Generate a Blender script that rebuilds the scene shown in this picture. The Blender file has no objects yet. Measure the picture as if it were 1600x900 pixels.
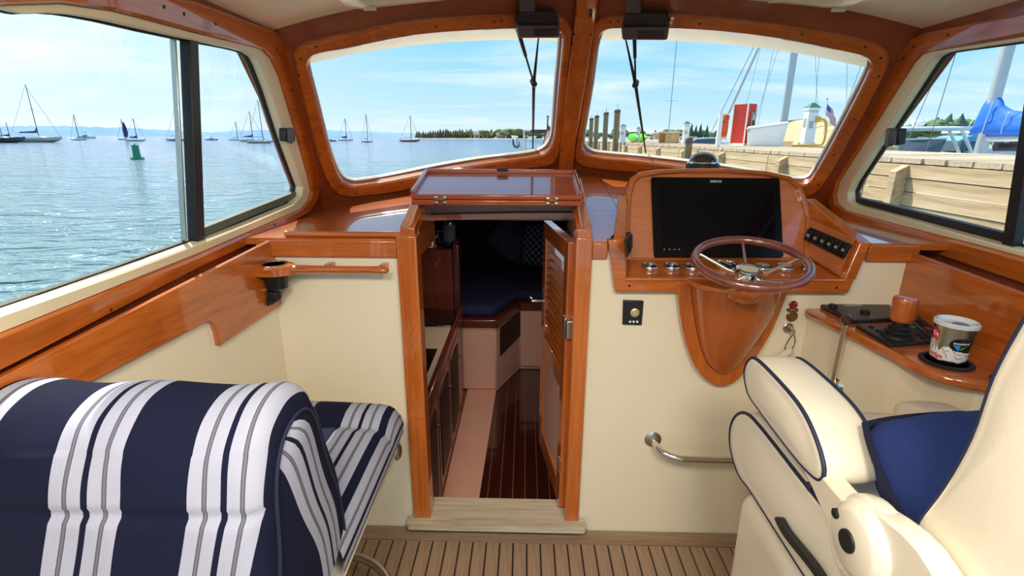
import bpy, bmesh, math, random
from mathutils import Vector, Matrix, noise
from math import sin, cos, tan, pi, radians, sqrt, atan2
V = Vector
scn = bpy.context.scene
COL = scn.collection
rnd = random.Random(7)

# ---------------------------------------------------------------- camera
F = 780.0
CAM = V((0, 0, 1.55))
ROT = (Matrix.Rotation(radians(1.4), 3, 'Z') @ Matrix.Rotation(radians(90 - 16.8), 3, 'X') @ Matrix.Rotation(0.004, 3, 'Z'))
cd = bpy.data.cameras.new('camera'); cam = bpy.data.objects.new('camera', cd); COL.objects.link(cam)
cd.sensor_width = 36; cd.lens = 36 * F / 1600; cd.clip_start = 0.02; cd.clip_end = 9000
cam.matrix_world = Matrix.Translation(CAM) @ ROT.to_4x4()
scn.camera = cam

# ---------------------------------------------------------------- light
scn.view_settings.view_transform = 'Standard'; scn.view_settings.look = 'None'
scn.view_settings.gamma = 1; scn.view_settings.use_curve_mapping = False
scn.view_settings.exposure = 0.9
SUN_AZ, SUN_EL = radians(36), radians(54)      # to port of the bow, high
SUN = V((-sin(SUN_AZ) * cos(SUN_EL), cos(SUN_AZ) * cos(SUN_EL), sin(SUN_EL)))
ld = bpy.data.lights.new('sun', 'SUN'); ld.energy = 4.0; ld.angle = radians(0.6); ld.color = (1, .94, .84)
lo = bpy.data.objects.new('sun', ld); COL.objects.link(lo); lo.rotation_euler = SUN.to_track_quat('Z', 'Y').to_euler(); lo.location = (-6, 6, 9)

def s2l(c):
    c = c / 255
    return c / 12.92 if c <= .04045 else ((c + .055) / 1.055) ** 2.4
def C(r, g, b): return (s2l(r), s2l(g), s2l(b), 1)

class NT:
    def __init__(s, nt): s.nt = nt
    def n(s, t, **k):
        nd = s.nt.nodes.new(t)
        for a, b in k.items():
            if a.startswith('_'): nd.inputs[a[1:].replace('_', ' ')].default_value = b
            else: setattr(nd, a, b)
        return nd
    def l(s, a, b): s.nt.links.new(a, b)
    def math(s, op, a, b=None, clamp=False):
        m = s.n('ShaderNodeMath', operation=op, use_clamp=clamp)
        for i, x in enumerate((a, b)):
            if x is None: continue
            if isinstance(x, (int, float)): m.inputs[i].default_value = x
            else: s.l(x, m.inputs[i])
        return m.outputs[0]
    def mix(s, f, a, b, mode='MIX'):
        m = s.n('ShaderNodeMix', data_type='RGBA', blend_type=mode)
        for i, x in ((0, f), (6, a), (7, b)):
            if isinstance(x, (int, float, tuple)): m.inputs[i].default_value = x
            else: s.l(x, m.inputs[i])
        return m.outputs[2]
    def ramp(s, fac, stops, interp='LINEAR'):
        r = s.n('ShaderNodeValToRGB'); e = r.color_ramp.elements; r.color_ramp.interpolation = interp
        while len(e) < len(stops): e.new(.5)
        for x, (p, c) in zip(e, stops): x.position = p; x.color = c
        s.l(fac, r.inputs[0]); return r.outputs[0]

w = bpy.data.worlds.new('sky'); scn.world = w; w.use_nodes = True
T = NT(w.node_tree); w.node_tree.nodes.clear()
tc = T.n('ShaderNodeTexCoord'); sep = T.n('ShaderNodeSeparateXYZ'); T.l(tc.outputs['Generated'], sep.inputs[0])
el = T.math('MAXIMUM', sep.outputs[2], 0.0)
sky = T.ramp(el, [(0, C(184, 204, 210)), (.06, C(158, 194, 212)), (.16, C(122, 182, 214)), (.42, C(98, 164, 214)), (1, C(80, 142, 206))])
zz = T.math('ADD', el, .10)
cx = T.math('DIVIDE', sep.outputs[0], zz); cy = T.math('DIVIDE', sep.outputs[1], zz)
cmb = T.n('ShaderNodeCombineXYZ'); T.l(cx, cmb.inputs[0]); T.l(cy, cmb.inputs[1])
mp = T.n('ShaderNodeMapping'); mp.inputs['Scale'].default_value = (.55, 1.0, 1); mp.inputs['Rotation'].default_value = (0, 0, .5); T.l(cmb.outputs[0], mp.inputs[0])
nz = T.n('ShaderNodeTexNoise', _Scale=.75, _Detail=7.0, _Roughness=.58, _Distortion=.5); T.l(mp.outputs[0], nz.inputs['Vector'])
cl = T.ramp(nz.outputs[0], [(.48, (0, 0, 0, 1)), (.72, (.8, .8, .8, 1))])
sky = T.mix(cl, sky, C(210, 217, 219))
dt = T.n('ShaderNodeVectorMath', operation='DOT_PRODUCT'); T.l(tc.outputs['Generated'], dt.inputs[0]); dt.inputs[1].default_value = V((-sin(1.0) * .9, cos(1.0) * .9, .36)).normalized()
gl = T.math('POWER', T.math('MAXIMUM', dt.outputs['Value'], 0), 6)
sky = T.mix(T.math('MULTIPLY', gl, .8), sky, C(222, 228, 230))
bg = T.n('ShaderNodeBackground', _Strength=.9); T.l(sky, bg.inputs[0])
wo = T.n('ShaderNodeOutputWorld'); T.l(bg.outputs[0], wo.inputs[0])

# ---------------------------------------------------------------- materials
MATS = {}
def mat(name, col=(.8, .8, .8, 1), rough=.5, metal=0, coat=0, var=.0, vscale=8, bump=0, bscale=60, emit=None, coatr=.05, spec=.5):
    if name in MATS: return MATS[name]
    m = bpy.data.materials.new(name); m.use_nodes = True; T = NT(m.node_tree); b = T.nt.nodes['Principled BSDF']
    b.inputs['Roughness'].default_value = rough; b.inputs['Metallic'].default_value = metal
    b.inputs['Coat Weight'].default_value = coat; b.inputs['Coat Roughness'].default_value = coatr
    b.inputs['Specular IOR Level'].default_value = spec
    tcn = T.n('ShaderNodeTexCoord')
    nz = T.n('ShaderNodeTexNoise', _Scale=float(vscale), _Detail=4.0); T.l(tcn.outputs['Object'], nz.inputs['Vector'])
    v = var or .03
    c2 = tuple(min(1, x * (1 + v)) for x in col[:3]) + (1,); c1 = tuple(x * (1 - v) for x in col[:3]) + (1,)
    T.l(T.ramp(nz.outputs[0], [(.3, c1), (.7, c2)]), b.inputs['Base Color'])
    if bump:
        n2 = T.n('ShaderNodeTexNoise', _Scale=float(bscale), _Detail=3.0); T.l(tcn.outputs['Object'], n2.inputs['Vector'])
        bp = T.n('ShaderNodeBump', _Strength=bump, _Distance=.002); T.l(n2.outputs[0], bp.inputs['Height']); T.l(bp.outputs[0], b.inputs['Normal'])
    if emit: b.inputs['Emission Color'].default_value = emit[0]; b.inputs['Emission Strength'].default_value = emit[1]
    MATS[name] = m; return m

def wood(name, c_dark, c_mid, c_light, grain='X', rough=.35, coat=1.0, fine=90, contrast=1.0, coatr=.04):
    if name in MATS: return MATS[name]
    m = bpy.data.materials.new(name); m.use_nodes = True; T = NT(m.node_tree); b = T.nt.nodes['Principled BSDF']
    b.inputs['Roughness'].default_value = rough; b.inputs['Coat Weight'].default_value = coat; b.inputs['Coat Roughness'].default_value = coatr; b.inputs['Coat IOR'].default_value = 1.65
    tcn = T.n('ShaderNodeTexCoord'); mp = T.n('ShaderNodeMapping'); T.l(tcn.outputs['Object'], mp.inputs[0])
    sc = {'X': (.05, 1, 1), 'Y': (1, .05, 1), 'Z': (1, 1, .05)}[grain]; mp.inputs['Scale'].default_value = sc
    n1 = T.n('ShaderNodeTexNoise', _Scale=float(fine), _Detail=5.0, _Roughness=.65); T.l(mp.outputs[0], n1.inputs['Vector'])
    n2 = T.n('ShaderNodeTexNoise', _Scale=fine * .12, _Detail=3.0, _Distortion=.8); T.l(mp.outputs[0], n2.inputs['Vector'])
    f = T.math('ADD', T.math('MULTIPLY', n1.outputs[0], .55), T.math('MULTIPLY', n2.outputs[0], .45))
    T.l(T.ramp(f, [(.5 - .17 / contrast, c_dark), (.5, c_mid), (.5 + .17 / contrast, c_light)]), b.inputs['Base Color'])
    MATS[name] = m; return m

VA = (C(150, 70, 18), C(184, 94, 26), C(202, 112, 38))
WX = wood('varnished_teak_x', *VA, grain='X'); WY = wood('varnished_teak_y', *VA, grain='Y'); WZ = wood('varnished_teak_z', *VA, grain='Z')
DX = wood('dark_mahogany_x', C(112, 50, 22), C(138, 64, 30), C(156, 76, 38), grain='X', rough=.4, coat=.5, coatr=.12)
LIDW = wood('mahogany_lid', C(134, 54, 20), C(166, 72, 30), C(182, 86, 40), grain='X', coat=1)
CABW = wood('cabin_mahogany', C(74, 30, 20), C(96, 40, 27), C(112, 50, 34), grain='Z', rough=.3, coat=.4)
RIMW = wood('wheel_rim_wood', C(92, 42, 30), C(116, 56, 42), C(132, 68, 52), grain='X', coat=1)
TEAK = wood('weathered_teak', C(112, 88, 68), C(142, 116, 92), C(162, 136, 110), grain='Y', rough=.75, coat=0, fine=120)
TEAKX = wood('weathered_teak_cross', C(112, 88, 68), C(142, 116, 92), C(164, 138, 112), grain='X', rough=.75, coat=0, fine=120)
SILLW = wood('bleached_sill_teak', C(150, 134, 112), C(190, 176, 152), C(212, 200, 178), grain='X', rough=.8, coat=0, fine=90)
DOCKW = wood('dock_timber', C(164, 130, 92), C(216, 182, 140), C(232, 206, 168), grain='Y', rough=.85, coat=0, fine=24)
DOCKX = wood('dock_deck_timber', C(176, 152, 124), C(206, 184, 154), C(222, 204, 178), grain='X', rough=.85, coat=0, fine=24)
PILEW = wood('piling_timber', C(108, 92, 68), C(150, 128, 96), C(178, 154, 120), grain='Z', rough=.9, coat=0, fine=20)
CREAM = mat('cream_gelcoat', C(234, 223, 196), .32, coat=.3, var=.015, vscale=2)
CEILM = mat('cream_headliner', C(232, 222, 196), .7, bump=.25, bscale=400)
SEATM = mat('cream_vinyl', C(226, 218, 198), .42, bump=.15, bscale=300, var=.02)
SHELL = mat('seat_shell_gelcoat', C(222, 214, 194), .3, coat=.3)
FRAMEM = mat('cream_window_frame', C(226, 214, 178), .4, coat=.2)
WHITE = mat('white_gelcoat', C(238, 238, 234), .35, coat=.3)
BLACK = mat('black_plastic', C(26, 26, 29), .42)
RUBBER = mat('black_rubber', C(16, 16, 18), .6)
CHARC = mat('charcoal_housing', C(84, 74, 79), .45)
CHROME = mat('polished_chrome', C(225, 222, 215), .12, metal=1)
STEEL = mat('brushed_steel', C(188, 184, 176), .3, metal=1)
BRASS = mat('aged_brass', C(150, 116, 80), .35, metal=1)
NAVY = mat('navy_canvas', C(26, 34, 74), .85, bump=.4, bscale=500)
NAVYP = mat('navy_piping', C(30, 36, 66), .6)
NAVYF = mat('navy_fleece', C(26, 48, 108), .95, bump=.6, bscale=250, var=.12)
PINKW = mat('pale_liner', C(222, 172, 152), .45)
SCREEN = mat('display_glass', C(6, 6, 14), .04, spec=.22)
DARK = mat('dark_gap', C(30, 16, 10), .8)
REDP = mat('red_paint', C(204, 52, 38), .5)
REDL = mat('red_lens', C(140, 20, 28), .15, coat=1)
ORANGE = mat('orange_buoy', C(238, 84, 26), .5)
YELLOW = mat('yellow_hose', C(232, 178, 60), .5)
GREENR = mat('green_roof', C(56, 122, 96), .5)
GREENB = mat('green_buoy', C(14, 132, 96), .45)
LIME = mat('lime_kayak', C(88, 208, 40), .4)
BLUEC = mat('blue_sail_cover', C(6, 108, 208), .7, bump=.5, bscale=8, var=.08)
HULLW = mat('white_hull', C(232, 228, 214), .35); HULLG = mat('dark_green_hull', C(28, 74, 66), .35); HULLB = mat('blue_hull', C(70, 120, 140), .4); HULLR = mat('brown_hull', C(120, 74, 52), .4)
CREAMH = mat('beige_hull', C(206, 196, 164), .35)
SPAR = mat('alloy_spar', C(196, 198, 200), .4, metal=.5); SPARD = mat('dark_spar', C(92, 88, 96), .5)
WIRE = mat('rigging_wire', C(120, 124, 132), .5, metal=.3)
TARP = mat('tan_tarp', C(196, 164, 122), .8, bump=.5, bscale=6, var=.08)
TREED = mat('conifer_green', C(62, 92, 76), .9, var=.35, vscale=.8); TREEL = mat('leafy_green', C(92, 118, 72), .9, var=.35, vscale=.8); TRUNK = mat('tree_bark', C(86, 70, 56), .9)
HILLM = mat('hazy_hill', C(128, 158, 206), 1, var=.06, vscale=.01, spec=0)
SHORE = mat('shore_sand', C(168, 162, 140), .9)
HOUSEW = mat('house_siding', C(198, 188, 176), .8); HOUSER = mat('house_shingle', C(126, 118, 118), .8)
GREYF = mat('dark_foredeck_gear', C(92, 94, 98), .6)

def glassmat():
    m = bpy.data.materials.new('window_glass'); m.use_nodes = True; T = NT(m.node_tree); T.nt.nodes.clear()
    tr = T.n('ShaderNodeBsdfTransparent'); tr.inputs[0].default_value = (.97, .985, .98, 1)
    gl = T.n('ShaderNodeBsdfGlossy'); gl.inputs['Roughness'].default_value = .01
    lw = T.n('ShaderNodeLayerWeight'); lw.inputs[0].default_value = .5
    fr = T.math('ADD', T.math('MULTIPLY', T.math('POWER', lw.outputs['Facing'], 5), .5), .025)
    mx = T.n('ShaderNodeMixShader'); T.l(fr, mx.inputs[0]); T.l(tr.outputs[0], mx.inputs[1]); T.l(gl.outputs[0], mx.inputs[2])
    o = T.n('ShaderNodeOutputMaterial'); T.l(mx.outputs[0], o.inputs[0]); return m
GLASS = glassmat()

def stripemat():
    m = bpy.data.materials.new('striped_canvas'); m.use_nodes = True; T = NT(m.node_tree); b = T.nt.nodes['Principled BSDF']
    b.inputs['Roughness'].default_value = .9; b.inputs['Specular IOR Level'].default_value = .2
    uv = T.n('ShaderNodeUVMap'); uv.uv_map = 'UVMap'; sp = T.n('ShaderNodeSeparateXYZ'); T.l(uv.outputs[0], sp.inputs[0])
    f = T.math('FRACT', T.math('DIVIDE', sp.outputs[0], .2296))
    W, N, G, D = C(164, 167, 184), C(15, 20, 46), C(110, 110, 122), C(76, 76, 90)
    st = [(0, W), (.100, D), (.108, G), (.126, D), (.134, W), (.231, N), (.279, W), (.378, D), (.386, G), (.404, D), (.412, W), (.510, N)]
    c = T.ramp(f, st, 'CONSTANT')
    tcn = T.n('ShaderNodeTexCoord'); nz = T.n('ShaderNodeTexNoise', _Scale=420.0, _Detail=2.0); T.l(tcn.outputs['Object'], nz.inputs['Vector'])
    c = T.mix(T.math('MULTIPLY', nz.outputs[0], .35), c, C(120, 122, 134), 'SOFT_LIGHT')
    T.l(c, b.inputs['Base Color'])
    bp = T.n('ShaderNodeBump', _Strength=.3, _Distance=.001); T.l(nz.outputs[0], bp.inputs['Height']); T.l(bp.outputs[0], b.inputs['Normal'])
    return m
STRIPE = stripemat()

def watermat():
    m = bpy.data.materials.new('sea_water'); m.use_nodes = True; T = NT(m.node_tree); b = T.nt.nodes['Principled BSDF']
    g = T.n('ShaderNodeNewGeometry'); mp = T.n('ShaderNodeMapping'); mp.inputs['Scale'].default_value = (.75, 1.5, 1); mp.inputs['Rotation'].default_value = (0, 0, -.7); T.l(g.outputs['Position'], mp.inputs[0])
    n1 = T.n('ShaderNodeTexNoise', _Scale=1.5, _Detail=4.0, _Distortion=.6); T.l(mp.outputs[0], n1.inputs['Vector'])
    n2 = T.n('ShaderNodeTexNoise', _Scale=.22, _Detail=3.0); T.l(mp.outputs[0], n2.inputs['Vector'])
    n3 = T.n('ShaderNodeTexNoise', _Scale=.03, _Detail=3.0); T.l(mp.outputs[0], n3.inputs['Vector'])
    ln = T.n('ShaderNodeVectorMath', operation='LENGTH'); T.l(g.outputs['Position'], ln.inputs[0])
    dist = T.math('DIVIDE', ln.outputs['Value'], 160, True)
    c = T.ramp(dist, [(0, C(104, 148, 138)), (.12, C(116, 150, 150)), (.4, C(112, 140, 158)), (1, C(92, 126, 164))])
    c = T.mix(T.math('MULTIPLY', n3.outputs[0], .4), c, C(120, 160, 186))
    T.l(c, b.inputs['Base Color']); b.inputs['Roughness'].default_value = .12; b.inputs['IOR'].default_value = 1.33
    bp = T.n('ShaderNodeBump', _Strength=1.0, _Distance=.75); T.l(T.math('ADD', n1.outputs[0], T.math('MULTIPLY', n2.outputs[0], 2)), bp.inputs['Height']); T.l(bp.outputs[0], b.inputs['Normal'])
    return m
WATER = watermat()

# ---------------------------------------------------------------- helpers
def ray(px, py): return ROT @ V(((px - 800) / F, (450 - py) / F, -1))
def hit(px, py, p, n):
    d = ray(px, py); return CAM + d * ((V(p) - CAM).dot(V(n)) / d.dot(V(n)))
def PX(px, py, x): return hit(px, py, (x, 0, 0), (1, 0, 0))
def PY(px, py, y): return hit(px, py, (0, y, 0), (0, 1, 0))
def PZ(px, py, z): return hit(px, py, (0, 0, z), (0, 0, 1))

ORG = {}
def org(o): return ORG.get(o.name, V((0, 0, 0))) if o else V((0, 0, 0))
def tag(o, label=None, cat=None, group=None, kind=None):
    for k, v in (('label', label), ('category', cat), ('group', group), ('kind', kind)):
        if v: o[k] = v
    return o
def root(name, loc, label=None, cat=None, group=None, kind=None):
    o = bpy.data.objects.new(name, None); o.empty_display_size = .05; COL.objects.link(o); o.location = V(loc); ORG[o.name] = V(loc)
    return tag(o, label, cat, group, kind)
def link(name, me, parent=None, loc=None):
    o = bpy.data.objects.new(name, me); COL.objects.link(o)
    if parent: o.parent = parent; ORG[o.name] = org(parent)
    if loc is not None: o.location = V(loc) - org(parent); ORG[o.name] = V(loc)
    return o
def mesh(name, vs, fs, m, uv=None, smooth=True, ang=35):
    me = bpy.data.meshes.new(name); me.from_pydata([tuple(v) for v in vs], [], fs)
    if uv:
        l = me.uv_layers.new(name='UVMap')
        for lp in me.loops: l.data[lp.index].uv = (uv[lp.vertex_index], 0)
    me.materials.append(m)
    bm = bmesh.new(); bm.from_mesh(me); bmesh.ops.recalc_face_normals(bm, faces=bm.faces); bm.to_mesh(me); bm.free()
    if smooth:
        for p in me.polygons: p.use_smooth = True
        me.set_sharp_from_angle(angle=radians(ang))
    return me
def mk(name, vs, fs, m, parent=None, smooth=True, bevel=0, uv=None, ang=35, seg=2):
    vs = [V(v) for v in vs]
    if parent: o0 = org(parent)
    else:
        xs = [v.x for v in vs]; ys = [v.y for v in vs]; zs = [v.z for v in vs]
        o0 = V(((min(xs) + max(xs)) / 2, (min(ys) + max(ys)) / 2, min(zs)))
    me = mesh(name, [v - o0 for v in vs], fs, m, uv, smooth, ang)
    o = link(name, me, parent)
    if not parent: o.location = o0; ORG[o.name] = o0
    if bevel:
        b = o.modifiers.new('bevel', 'BEVEL'); b.width = bevel; b.segments = seg; b.limit_method = 'ANGLE'; b.angle_limit = radians(32)
        b.harden_normals = False
    return o
BOXF = [(0, 1, 3, 2), (4, 6, 7, 5), (0, 4, 5, 1), (2, 3, 7, 6), (0, 2, 6, 4), (1, 5, 7, 3)]
def boxv(c, s, R=None):
    c = V(c); R = R or Matrix.Identity(3)
    return [c + R @ V((i * s[0] / 2, j * s[1] / 2, k * s[2] / 2)) for i in (-1, 1) for j in (-1, 1) for k in (-1, 1)]
def box(name, c, s, m, parent=None, bevel=.004, R=None, seg=2):
    return mk(name, boxv(c, s, R), BOXF, m, parent, True, bevel, seg=seg)
def box2(name, a, b, m, parent=None, bevel=.004):
    a = V(a); b = V(b); return box(name, (a + b) / 2, [abs(x) for x in (b - a)], m, parent, bevel)
def hexa(name, q0, q1, m, parent=None, bevel=.004):       # two quads, matching corners
    return mk(name, list(q0) + list(q1), [(0, 1, 2, 3), (7, 6, 5, 4)] + [(i, (i + 1) % 4, 4 + (i + 1) % 4, 4 + i) for i in range(4)], m, parent, True, bevel)
def slab(name, quad, n, t, m, parent=None, bevel=.004):
    n = V(n).normalized(); quad = [V(q) for q in quad]
    return hexa(name, quad, [q + n * t for q in quad], m, parent, bevel)
def loft(rings, closed=True, cap=True):
    vs = [p for r in rings for p in r]; n = len(rings[0]); fs = []
    for i in range(len(rings) - 1):
        for j in range(n if closed else n - 1):
            a, b = i * n + j, i * n + (j + 1) % n; fs.append((a, b, b + n, a + n))
    if cap: fs.append(tuple(range(n))[::-1]); fs.append(tuple((len(rings) - 1) * n + j for j in range(n)))
    return vs, fs
def tubegeo(pts, r, n=10, closed=False):
    pts = [V(p) for p in pts]; rs = r if isinstance(r, (list, tuple)) else [r] * len(pts); rings = []; prev = None
    for i, p in enumerate(pts):
        if closed: t = pts[(i + 1) % len(pts)] - pts[i - 1]
        else: t = pts[min(i + 1, len(pts) - 1)] - pts[max(i - 1, 0)]
        t.normalize()
        if prev is None:
            a = t.orthogonal().normalized()
        else:
            a = prev - t * prev.dot(t); a.normalize()
        prev = a; b = t.cross(a)
        rings.append([p + (a * cos(2 * pi * k / n) + b * sin(2 * pi * k / n)) * rs[i] for k in range(n)])
    if closed: rings.append(rings[0]); vs, fs = loft(rings[:-1], True, False); m = len(rings) - 1; fs += [((m - 1) * n + j, (m - 1) * n + (j + 1) % n, (j + 1) % n, j) for j in range(n)]; return vs, fs
    return loft(rings)
def tube(name, pts, r, m, parent=None, n=10, closed=False):
    vs, fs = tubegeo(pts, r, n, closed); return mk(name, vs, fs, m, parent, ang=50)
def lathegeo(prof, c, ax=(0, 0, 1), n=28, u=None):
    ax = V(ax).normalized(); u = V(u) if u else ax.orthogonal(); u = (u - ax * u.dot(ax)).normalized(); v = ax.cross(u); c = V(c)
    return loft([[c + ax * h + (u * cos(2 * pi * k / n) + v * sin(2 * pi * k / n)) * max(r, .0004) for k in range(n)] for r, h in prof])
def lathe(name, prof, c, m, parent=None, ax=(0, 0, 1), n=28, ang=35):
    vs, fs = lathegeo(prof, c, ax, n); return mk(name, vs, fs, m, parent, ang=ang)
def cyl(name, a, b, r, m, parent=None, n=16, bev=.0):
    a = V(a); b = V(b); h = (b - a).length; e = bev or min(.002, r * .2)
    return lathe(name, [(r - e, 0), (r, e), (r, h - e), (r - e, h)], a, m, parent, b - a, n)
def cat(pts, k=4, closed=True):                       # Catmull-Rom through points
    pts = [V(p) for p in pts]; n = len(pts); out = []
    for i in range(n if closed else n - 1):
        p = [pts[(i + d) % n] if closed else pts[min(max(i + d, 0), n - 1)] for d in (-1, 0, 1, 2)]
        for j in range(k):
            t = j / k
            out.append(.5 * ((2 * p[1]) + (p[2] - p[0]) * t + (2 * p[0] - 5 * p[1] + 4 * p[2] - p[3]) * t * t + (3 * p[1] - p[0] - 3 * p[2] + p[3]) * t ** 3))
    if not closed: out.append(pts[-1])
    return out
def rpoly(pts, r, n=5):                               # rounded polygon corners (2D)
    out = []; pts = [V(p) for p in pts]; N = len(pts)
    for i, p in enumerate(pts):
        rr = r[i] if isinstance(r, (list, tuple)) else r
        a = (pts[i - 1] - p); b = (pts[(i + 1) % N] - p); d = min(rr, a.length * .49, b.length * .49)
        a.normalize(); b.normalize()
        for k in range(n + 1):
            t = k / n; out.append((p + a * d) * (1 - t) ** 2 + p * 2 * t * (1 - t) + (p + b * d) * t * t)
    return out
class Fr:
    def __init__(s, O, u, n):
        s.O = V(O); s.n = V(n).normalized(); s.u = V(u); s.u = (s.u - s.n * s.u.dot(s.n)).normalized(); s.v = s.n.cross(s.u)
    def p(s, a, w=0): return s.O + s.u * a[0] + s.v * a[1] + s.n * w
    def q(s, p): d = V(p) - s.O; return V((d.dot(s.u), d.dot(s.v)))
    def px(s, x, y): return s.q(hit(x, y, s.O, s.n))
    def pxs(s, l): return [s.px(*a) for a in l]
def extr(name, poly, fr, w0, w1, m, parent=None, bevel=.0, hole=None):
    n = len(poly); vs = [fr.p(a, w0) for a in poly] + [fr.p(a, w1) for a in poly]
    fs = [tuple(range(n)), tuple(range(2 * n - 1, n - 1, -1))] + [(i, (i + 1) % n, n + (i + 1) % n, n + i) for i in range(n)]
    return mk(name, vs, fs, m, parent, True, bevel)
def raypoly(c, th, poly):
    d = V((cos(th), sin(th))); best = None; n = len(poly)
    for i in range(n):
        a = poly[i] - c; e = poly[(i + 1) % n] - poly[i]; den = d.x * e.y - d.y * e.x
        if abs(den) < 1e-12: continue
        t = (a.x * e.y - a.y * e.x) / den; s = (a.x * d.y - a.y * d.x) / den
        if t > 0 and -1e-6 <= s <= 1 + 1e-6 and (best is None or t > best): best = t
    return c + d * (best or 0)
def ring(name, outer, inner, fr, w0, w1, m, parent=None, bev=.004, N=140):
    c = sum(inner, V((0, 0))) / len(inner)
    th = [2 * pi * k / N for k in range(N)] + [atan2(p.y - c.y, p.x - c.x) % (2 * pi) for p in outer + inner]
    th = sorted(th); th = [t for i, t in enumerate(th) if i == 0 or t - th[i - 1] > 1e-4]
    O = [raypoly(c, t, outer) for t in th]; I = [raypoly(c, t, inner) for t in th]
    def mixp(i, k): d = (I[i] - O[i]); L = d.length or 1; return O[i] + d * (k / L)
    def inn(i, k): d = (O[i] - I[i]); L = d.length or 1; return I[i] + d * (k / L)
    R = range(len(th))
    rings = [[fr.p(O[i], w0) for i in R], [fr.p(O[i], w1 - bev) for i in R], [fr.p(mixp(i, bev), w1) for i in R], [fr.p(inn(i, bev), w1) for i in R], [fr.p(I[i], w1 - bev) for i in R], [fr.p(I[i], w0) for i in R]]
    vs, fs = loft(rings + [rings[0]], True, False); n = len(th); b = 5 * n
    vs = vs[:6 * n]; fs = [tuple(x % (6 * n) for x in f) for f in fs]
    return mk(name, vs, fs, m, parent)
SCREWM = lathegeo([(.0045, -.002), (.0045, .0006), (.003, .001)], (0, 0, 0), (0, 0, 1), 8)
SCREW = mesh('screw', SCREWM[0], SCREWM[1], mat('screw_dark', C(58, 26, 12), .5, metal=.2))
SCREWB = mesh('screw_bright', SCREWM[0], SCREWM[1], mat('screw_bright', C(150, 120, 84), .35, metal=1))
def screws(fr, pxs, parent, w, me=None):
    for i, (x, y) in enumerate(pxs):
        o = link('screw', me or (SCREWB if i % 5 == 3 else SCREW), parent, fr.p(fr.px(x, y), w)); o.rotation_euler = fr.n.to_track_quat('Z', 'Y').to_euler()
def rot_to(o, n): o.rotation_euler = V(n).to_track_quat('Z', 'Y').to_euler()
def textmesh(s, size, extr=.0006, align='CENTER', shear=0, bold=0):
    cu = bpy.data.curves.new('lettering', 'FONT'); cu.body = s; cu.size = size; cu.extrude = extr; cu.align_x = align; cu.align_y = 'CENTER'; cu.shear = shear; cu.offset = bold; cu.resolution_u = 4
    o = bpy.data.objects.new('lettering_tmp', cu); COL.objects.link(o); bpy.context.view_layer.update()
    me = bpy.data.meshes.new_from_object(o.evaluated_get(bpy.context.evaluated_depsgraph_get())); bpy.data.objects.remove(o); return me
def text(name, s, size, fr, xy, w, m, parent, **k):
    me = textmesh(s, size, **k); me.materials.clear(); me.materials.append(m)
    for v in me.vertices: v.co = fr.p((xy[0] + v.co.x, xy[1] + v.co.y), w + v.co.z) - org(parent)
    return link(name, me, parent)
# ================================================================ setting: the wheelhouse
CX = .235                                              # boat centreline seen from the camera
def wallx(y, z, side):                                 # leaning cabin side at window height
    x = -.98 - .0173 * (y - .844) + .119 * (z - 1.13)
    return x if side < 0 else 2 * .23 - x
NL = V((1, .0173, -.119)).normalized(); NR = V((-1, .0173, -.119)).normalized()
FL = Fr((wallx(1.2, 1.5, -1), 1.2, 1.5), (0, 1, 0), NL)
FRt = Fr((wallx(1.2, 1.5, 1), 1.2, 1.5), (0, -1, 0), NR)
TLp, BLp = V((wallx(1.96, 1.892, -1), 1.96, 1.892)), V((wallx(2.47, 1.2, -1), 2.47, 1.2))
TRp, BRp = V((wallx(1.96, 1.892, 1), 1.96, 1.892)), V((wallx(2.47, 1.2, 1), 2.47, 1.2))
CTp, CBp = V((CX, 2.24, 2.067)), V((CX, 2.76, 1.383))
nP = (CBp - TLp).cross(CTp - BLp).normalized();  nP = nP if nP.y < 0 else -nP
nS = (CBp - TRp).cross(CTp - BRp).normalized();  nS = nS if nS.y < 0 else -nS
FP = Fr((TLp + BLp + CTp + CBp) / 4, (1, 0, 0), nP); FS = Fr((TRp + BRp + CTp + CBp) / 4, (1, 0, 0), nS)
YB = 1.69                                              # main bulkhead
def ceilz(x, y=0): return 2.085 - .175 * ((x - CX) / 1.15) ** 2 - (max(0, y - 2.2) * .09 * (1 - min(1, abs(x - CX) / 1.1)))
def dashz(x, y):
    t = min(1, max(0, (y - YB) / .95)); k = 1 - min(1, abs(x - CX) / 1.25) ** 2
    return 1.214 + t * (.165 * k - .02)
def wsy(x): return 2.47 + (2.76 - 2.47) * (1 - abs(x - CX) / 1.235)    # windshield base in plan

# sole
fl = mk('floor', boxv((.2, -.5, -.03), (3.2, 4.42, .05)), BOXF, mat('deck_caulk', C(28, 25, 23), .8)); tag(fl, kind='structure')
PITCH = .0535
pm = mesh('plank', boxv((0, 0, 0), (PITCH - .006, 4.2, .012)), BOXF, TEAK)
for i in range(-16, 25):
    o = link('plank', pm, fl, (.05 + i * PITCH, 1.612 - 2.1, -.004 + rnd.uniform(-.0006, .0006)))
mg = box('margin_plank', (.2, 1.651, -.003), (2.6, .070, .012), TEAKX, fl, .001)
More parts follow.
